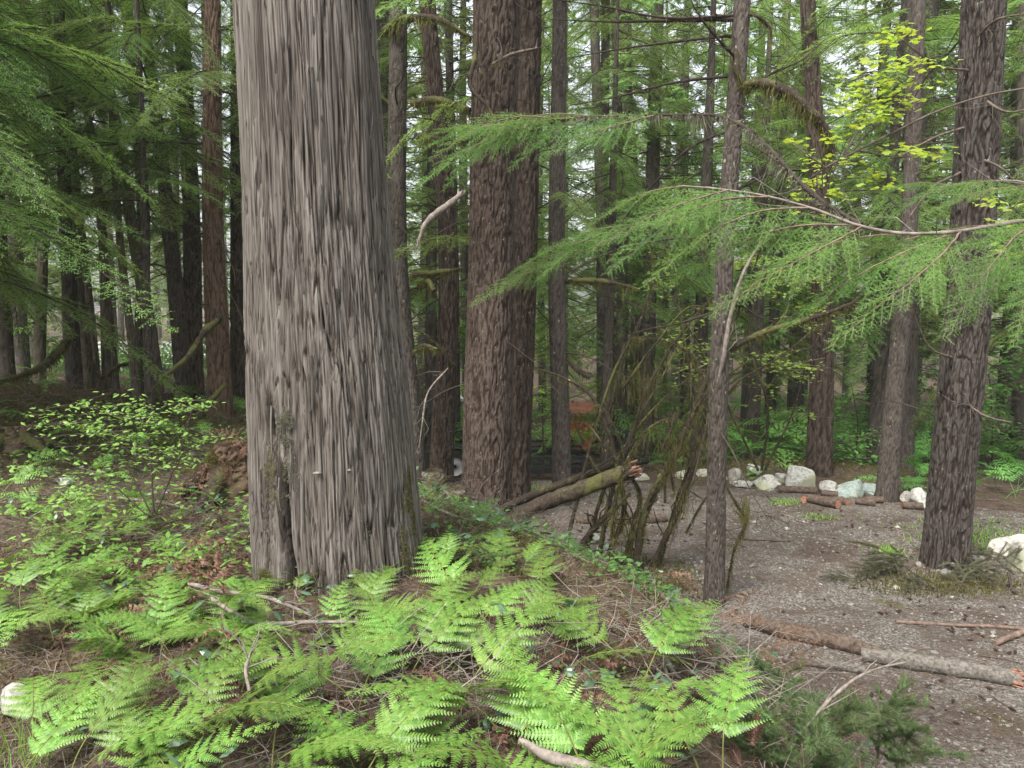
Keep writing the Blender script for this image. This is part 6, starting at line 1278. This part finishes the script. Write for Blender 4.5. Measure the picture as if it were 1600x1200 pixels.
# broad dark leaves (bramble, salal), small herbs
P = scatter_px(rng, 900, -5, 2.2, 1.8, 8, lambda x, y, r: (pn(x*1.3, y*1.3, 8)+r.normal(0, .15, len(x)) > .1) & (gravel_mask(x, y) < .4)); mb = MB()
stamp(mb, OVAL_V, OVAL_F, P+np.column_stack([0*P[:, 0], 0*P[:, 0], rng.uniform(.03, .16, len(P))]), rots(rng, len(P), .4, (.035, .085))); stuff('bramble_leaves', mb, [M['broad']], 'dark blue green trailing bramble leaves on the bank')
P = scatter_px(rng, 9000, -6.5, 2.2, 1.6, 9, lambda x, y, r: (pn(x*.9+3, y*.9, 1)+r.normal(0, .15, len(x)) > .0) & (gravel_mask(x, y) < .4)); mb = MB()
stamp(mb, OVAL_V, OVAL_F, P+np.column_stack([0*P[:, 0], 0*P[:, 0], rng.uniform(.01, .10, len(P))]), rots(rng, len(P), .45, (.012, .035))); stuff('ground_herbs', mb, [M['ground_green']], 'small green herbs and seedlings on the bank')
P = scatter_px(rng, 2300, -6.5, -1.2, 4, 8.2, lambda x, y, r: (pn(x*.7+3, y*.7, 6)+r.normal(0, .15, len(x)) > -.15)); mb = MB()
stamp(mb, PT_V*[1, 1.2, 1], PT_F3, P+np.column_stack([0*P[:, 0], 0*P[:, 0], rng.uniform(.03, .22, len(P))]), rots(rng, len(P), .35, (.03, .075))); stuff('ground_herbs', mb, [M['huckle']], 'light green leafy cover on the upper bank')
bankmid = lambda x, y, r: (pn(x*1.4+3, y*1.4, 1)+r.normal(0, .2, len(x)) > -.05) & (gravel_mask(x, y) < .35)
P = scatter_px(rng, 4200, -1.2, 2.2, 4.2, 9.5, bankmid); mb = MB()
stamp(mb, OVAL_V, OVAL_F, P+np.column_stack([0*P[:, 0], 0*P[:, 0], rng.uniform(.01, .14, len(P))]), rots(rng, len(P), .45, (.018, .05))); stuff('ground_herbs', mb, [M['ground_green']], 'low green plants between the cedar and the mossy stems')
P = scatter_px(rng, 210, -1.0, 2.0, 4.2, 8.5, bankmid); mb = MB()
stamp(mb, OVAL_V, OVAL_F, P+np.column_stack([0*P[:, 0], 0*P[:, 0], rng.uniform(.06, .22, len(P))]), rots(rng, len(P), .4, (.035, .075))); stuff('bramble_leaves', mb, [M['broad']], 'bramble leaves below the thick fir')
P = scatter_px(rng, 16000, -1.2, 2.2, 4.2, 10.5, lambda x, y, r: (pn(x*1.6, y*1.6, 14)+r.normal(0, .15, len(x)) > 0) & (gravel_mask(x, y) < .5)); n = len(P); mb = MB()
Wv = unit(rng.normal(size=(n, 3))*[1, 1, .3])*rng.uniform(.004, .009, (n, 1)); D = unit(rng.normal(0, .5, (n, 3))+[0, 0, 1])*rng.uniform(.015, .05, (n, 1))
V_ = np.stack([P-Wv, P+Wv, P+D], 1).reshape(-1, 3); mb.add(V_, np.arange(3*n).reshape(-1, 3)); stuff('moss', mb, [M['moss']], 'moss below the broken log and the mossy stems')
# far understorey greens: small fern sprays in drifts
small = frond(600, .5, .2, .2, 7, .03, .06, (75, 35, -20), FM, tooth=False)[1]
def greens(n, region, cond, sc, seed, mat, label):
    r = np.random.RandomState(seed); P = scatter_px(r, n, *region, cond); Mx = rots(r, n, .2, sc); mb = MB(); TV = np.concatenate(small.V)
    F3 = np.concatenate([np.concatenate([F_[:, :3], F_[:, [0, 2, 3]]]) if F_.shape[1] == 4 else F_ for F_, _ in small.F])
    stamp(mb, TV, F3, P, Mx, 0); stuff('undergrowth', mb, [M[mat]], label)
greens(150, (3.5, 13, 10.6, 18), lambda x, y, r: (gravel_mask(x, y) < .3) & ((x-.9*y > -4.6) | (y > 13)), (.7, 1.5), 31, 'undergreen', 'green ferny undergrowth beyond the clearing')
greens(70, (-9, -2, 5.5, 11), lambda x, y, r: pn(x*.8, y*.8, 2) > -.1, (.5, .9), 32, 'huckle', 'small ferns on the mossy hummock')
greens(60, (-1.5, 4, 9.5, 16), lambda x, y, r: gravel_mask(x, y) < .3, (.5, 1.0), 33, 'undergreen', 'green plants round the trailer and thin trunks')
greens(34, (-1.0, 1.9, 4.6, 9), bankmid, (.25, .5), 35, 'ground_green', 'small dull green ferns round the broken log')
greens(400, (-16, 16, 13.5, 32), None, (1.4, 3.4), 34, 'undergreen', 'green undergrowth in the deep wood')
# grass tufts
def grass(spots, seed):
    r = np.random.RandomState(seed); mb = MB()
    for px, py, d, n, rad, h in spots:
        c = gpt(px, py, d); P = c+r.normal(0, 1, (n, 3))*[rad, rad*.8, 0]; P[:, 2] = H(P[:, 0], P[:, 1]); D = unit(r.normal(0, .35, (n, 3))+[0, 0, 1])*(h*r.uniform(.5, 1.2, (n, 1))); Wv = unit(r.normal(size=(n, 3))*[1, 1, 0])*.0025*d/4
        mid = P+D*.55; tip = P+D+r.normal(0, .2, (n, 3))*h*[1, 1, .3]
        V_ = np.stack([P-Wv, P+Wv, mid+Wv*.8, mid-Wv*.8, tip], 1).reshape(-1, 3); k = np.arange(n)[:, None]*5; mb.add(V_, k+[[0, 1, 2, 3]]); mb.add(V_, k+[[3, 2, 4]])
    return mb
stuff('grass', grass([(50, 1130, 2.6, 60, .10, .2), (1225, 796, 10.2, 120, .12, .06), (1280, 825, 9.2, 90, .12, .05), (1540, 850, 8.3, 500, .45, .07), (1385, 885, 7.7, 90, .1, .10), (840, 752, 11, 350, .35, .10), (30, 1190, 2.4, 30, .08, .2), (1530, 870, 8.0, 160, .3, .08)], 8), [M['grass']], 'thin green grass tufts')

# cones on the gravel
def cone_mesh(mat, n=9, rows=7):
    mb = MB()
    for i in range(rows):
        t = i/(rows-1); rr = math.sin(PI*(.12+.80*t))*.42; z = t*1.6
        for k in range(n):
            a = (k+.5*(i % 2))*2*PI/n; c, s2 = math.cos(a), math.sin(a); tx = np.array([-s2, c, 0]); o_ = np.array([c, s2, 0])
            mb.add([o_*rr*.35+[0, 0, z], o_*rr-tx*rr*.32+[0, 0, z+.10], o_*rr*1.12+[0, 0, z+.02], o_*rr+tx*rr*.32+[0, 0, z+.10]], [[0, 1, 2], [0, 2, 3]], 0)
    tube(mb, [[0, 0, 0], [0, 0, .8], [0, 0, 1.6]], [.12, .25, .06], 6, 0); return mb.mesh('cone', [mat], smooth=False)
CONE = cone_mesh(M['cone'], 7, 5)
P = scatter_px(rng, 270, -.5, 7.5, 3.6, 10.5, lambda x, y, r: (gravel_mask(x, y) > .6) & (pn(x*.9, y*.9, 12)+.25 > r.uniform(0, .8, len(x))))
for k, p in enumerate(P):
    s_ = rng.uniform(.021, .032); tag(link('conifer_cone', CONE, loc=p+[0, 0, s_*.5], rot=(PI/2+rng.normal(0, .3), rng.uniform(0, 6), rng.uniform(0, 6)), sc=s_), 'small dark conifer cone lying on the gravel', 'cone', 'cones scattered over the gravel')
CB = cone_mesh(M['coneb'], 10, 11)
p = at(1175, 1165, 2.5); tag(link('conifer_cone', CB, loc=p, rot=(R(-35), R(25), 0), sc=(.058, .058, .066)), 'large open brown cone hanging among the pine seedlings under a fern', 'cone')
tag(link('conifer_cone', CB, loc=at(1155, 1195, 2.5), rot=(R(-60), R(-15), 0), sc=(.045, .045, .05)), 'second large cone below the open brown one', 'cone')

# ------------------------------------------------------------------ pine seedlings and wilted boughs
def bottlebrush(seed, Lm=.5, mats=None, nl=.042, dens=420, w=.0020, side=6):
    r = np.random.RandomState(seed); mb = MB(); tw = []
    main = smooth_path([[0, 0, 0], [Lm*.4, r.normal(0, .03), Lm*.10], [Lm*.8, r.normal(0, .05), Lm*.08], [Lm, 0, .03*Lm]], 20); tw.append(main); tube(mb, main, np.linspace(.004, .0015, 20), 5, 0)
    for k in range(side):
        i = r.randint(3, 17); a = r.choice([-1, 1])*r.uniform(.5, 1.0); L2 = Lm*r.uniform(.25, .5)*(1.1-i/20); d = np.array([math.cos(a), math.sin(a), r.normal(.05, .25)]); q = main[i]+d*np.linspace(0, L2, 10)[:, None]; tw.append(q); tube(mb, q, np.linspace(.002, .001, 10), 4, 0)
    for T_ in tw:
        ln = np.linalg.norm(np.diff(T_, axis=0), axis=1).sum(); n = int(ln*dens*2); k = r.uniform(0.0, 1, n)*(len(T_)-1.001); i = k.astype(int); B = T_[i]+(T_[i+1]-T_[i])*(k-i)[:, None]; tt = unit(np.gradient(T_, axis=0))[i]
        a = r.normal(size=(n, 3)); a = unit(a-tt*(a*tt).sum(1)[:, None]); D = unit(tt*.7+a*.75)*nl*r.uniform(.7, 1.2, (n, 1)); Wv = unit(np.cross(D, a+r.normal(0, .3, (n, 3))))*w
        V_ = np.stack([B-Wv, B+Wv, B+D], 1).reshape(-1, 3); mb.add(V_, np.arange(3*n).reshape(-1, 3), 1)
    return mb.mesh('bough', mats, smooth=False)
PB = [bottlebrush(800+i, .45, [M['twig'], M['pine']]) for i in range(3)]; WB = [bottlebrush(810+i, .6, [M['twig'], M['dullpine']], .03, 900, .0012, 9) for i in range(2)]
SEED = [(1000, 1130, 2.8, .7, 4, 'pine seedling tucked under the brown dead sprays'), (1180, 1090, 3.3, .7, 4, 'small pine seedling between dead sprays and the silvery twig'), (1180, 1180, 2.7, .8, 5, 'pine seedling whose tips rise beside the brown cones'), (1040, 1090, 3.1, .55, 3, 'stubby blue green pine seedling behind the right ferns'), (1090, 1110, 3.0, .6, 3, 'pine seedling beside the gnarled pale branch'), (1210, 1130, 3.0, .9, 5, 'bushy pine seedling under the silvery twig'), (1290, 1150, 3.0, 1.0, 6, 'broad pine seedling spreading under the silvery twig'),
        (1370, 1090, 3.4, 1.1, 6, 'upright dark green pine seedling before the pale log'), (1410, 1130, 3.3, 1.0, 5, 'drooping pine seedling nearest the clearing gravel'), (1250, 1200, 2.7, 1.0, 6, 'low pine seedling at the bottom edge of the frame'), (1130, 1190, 2.7, .8, 5, 'pine seedling behind the large open cone'), (1340, 1200, 2.8, .9, 5, 'pine seedling beside the slim white barked pole'), (1020, 1180, 2.6, .7, 4, 'pine seedling below the largest right fern'), (1230, 1060, 3.6, .8, 4, 'small pine seedling before the short whitish log')]
r8 = np.random.RandomState(88)
for px, py, d, sc, n, lab in SEED:
    p = at(px, py+30, d); b = np.array([p[0], p[1], min(H(p[0], p[1]), p[2]-.05)]); root = thing('pine_seedling', b, lab, 'seedling'); hgt = max(p[2]-b[2], .12)
    mb = MB(); tube(mb, smooth_path([[0, 0, -.05], [.02, .01, hgt*.5], [0, 0, hgt+.1]], 12), np.linspace(.006, .003, 12), 6); link('stem', mb.mesh('stem', [M['brownstick']]), root)
    for q in range(n*2):
        a = r8.uniform(0, 6.28); link('bough', PB[r8.randint(3)], root, (0, 0, hgt*r8.uniform(.5, 1.05)), (r8.normal(0, .2), -R(r8.uniform(-15, 55)), a), sc*r8.uniform(.42, .72))
cb = gpt(1440, 898, 7.1); root = thing('cut_bough', cb, 'wilted grey green bough heaped at the foot of the stout dark fir', 'branch')
for q in range(26):
    px = r8.uniform(1365, 1530); py = 896+abs(px-1450)*.08+r8.normal(0, 6); p = gpt(px, py, 7.1+r8.normal(0, .15)); link('bough', WB[q % 2], root, p-cb+[0, 0, r8.uniform(.02, .12)], (r8.normal(0, .3), r8.normal(.05, .12), R(180)+r8.normal(0, .5) if px < 1440 else r8.normal(0, .6)), r8.uniform(.6, .9))
cb = gpt(1320, 905, 6.9); root = thing('cut_bough', cb, 'small dull bough lying alone on the gravel', 'branch')
for q in range(5): link('bough', WB[q % 2], root, (r8.normal(0, .06), r8.normal(0, .04), .03), (r8.normal(0, .3), 0, R(170)+r8.normal(0, .5)), .35)
# brown dead hanging sprays at the leaning hemlock's foot
mb = dead_bracken(34, [(1060, 1040, 3.6), (1130, 1080, 3.4), (1200, 1050, 4.0), (1320, 1075, 4.2), (1250, 1030, 4.6), (1110, 985, 5.6), (1150, 990, 5.4), (1180, 1040, 5.0), (1230, 1070, 4.6), (1330, 1090, 4.1), (1280, 1080, 4.4)], (16, 8), 9, None, .35, (.35, .6), .9); stuff('dead_bracken', mb, [M['deadfern']], 'brown dead sprays hanging over the edge logs')

# ------------------------------------------------------------------ air
m, t, out = newmat('haze_air'); pv = N(t, 'ShaderNodeVolumePrincipled'); pv.inputs['Color'].default_value = (0.95, 1.0, 0.95, 1); pv.inputs['Density'].default_value = 0.0010; pv.inputs['Anisotropy'].default_value = 0.2
L(t, pv.outputs[0], out.inputs['Volume'])
mb = MB(); box(mb, (0, 90, 9.5), (540, 450, 33)); tag(link('haze', mb.mesh('haze', [m], smooth=False)), kind='stuff')
S.cycles.volume_bounces = 1; S.cycles.volume_step_rate = 4; S.cycles.volume_max_steps = 64
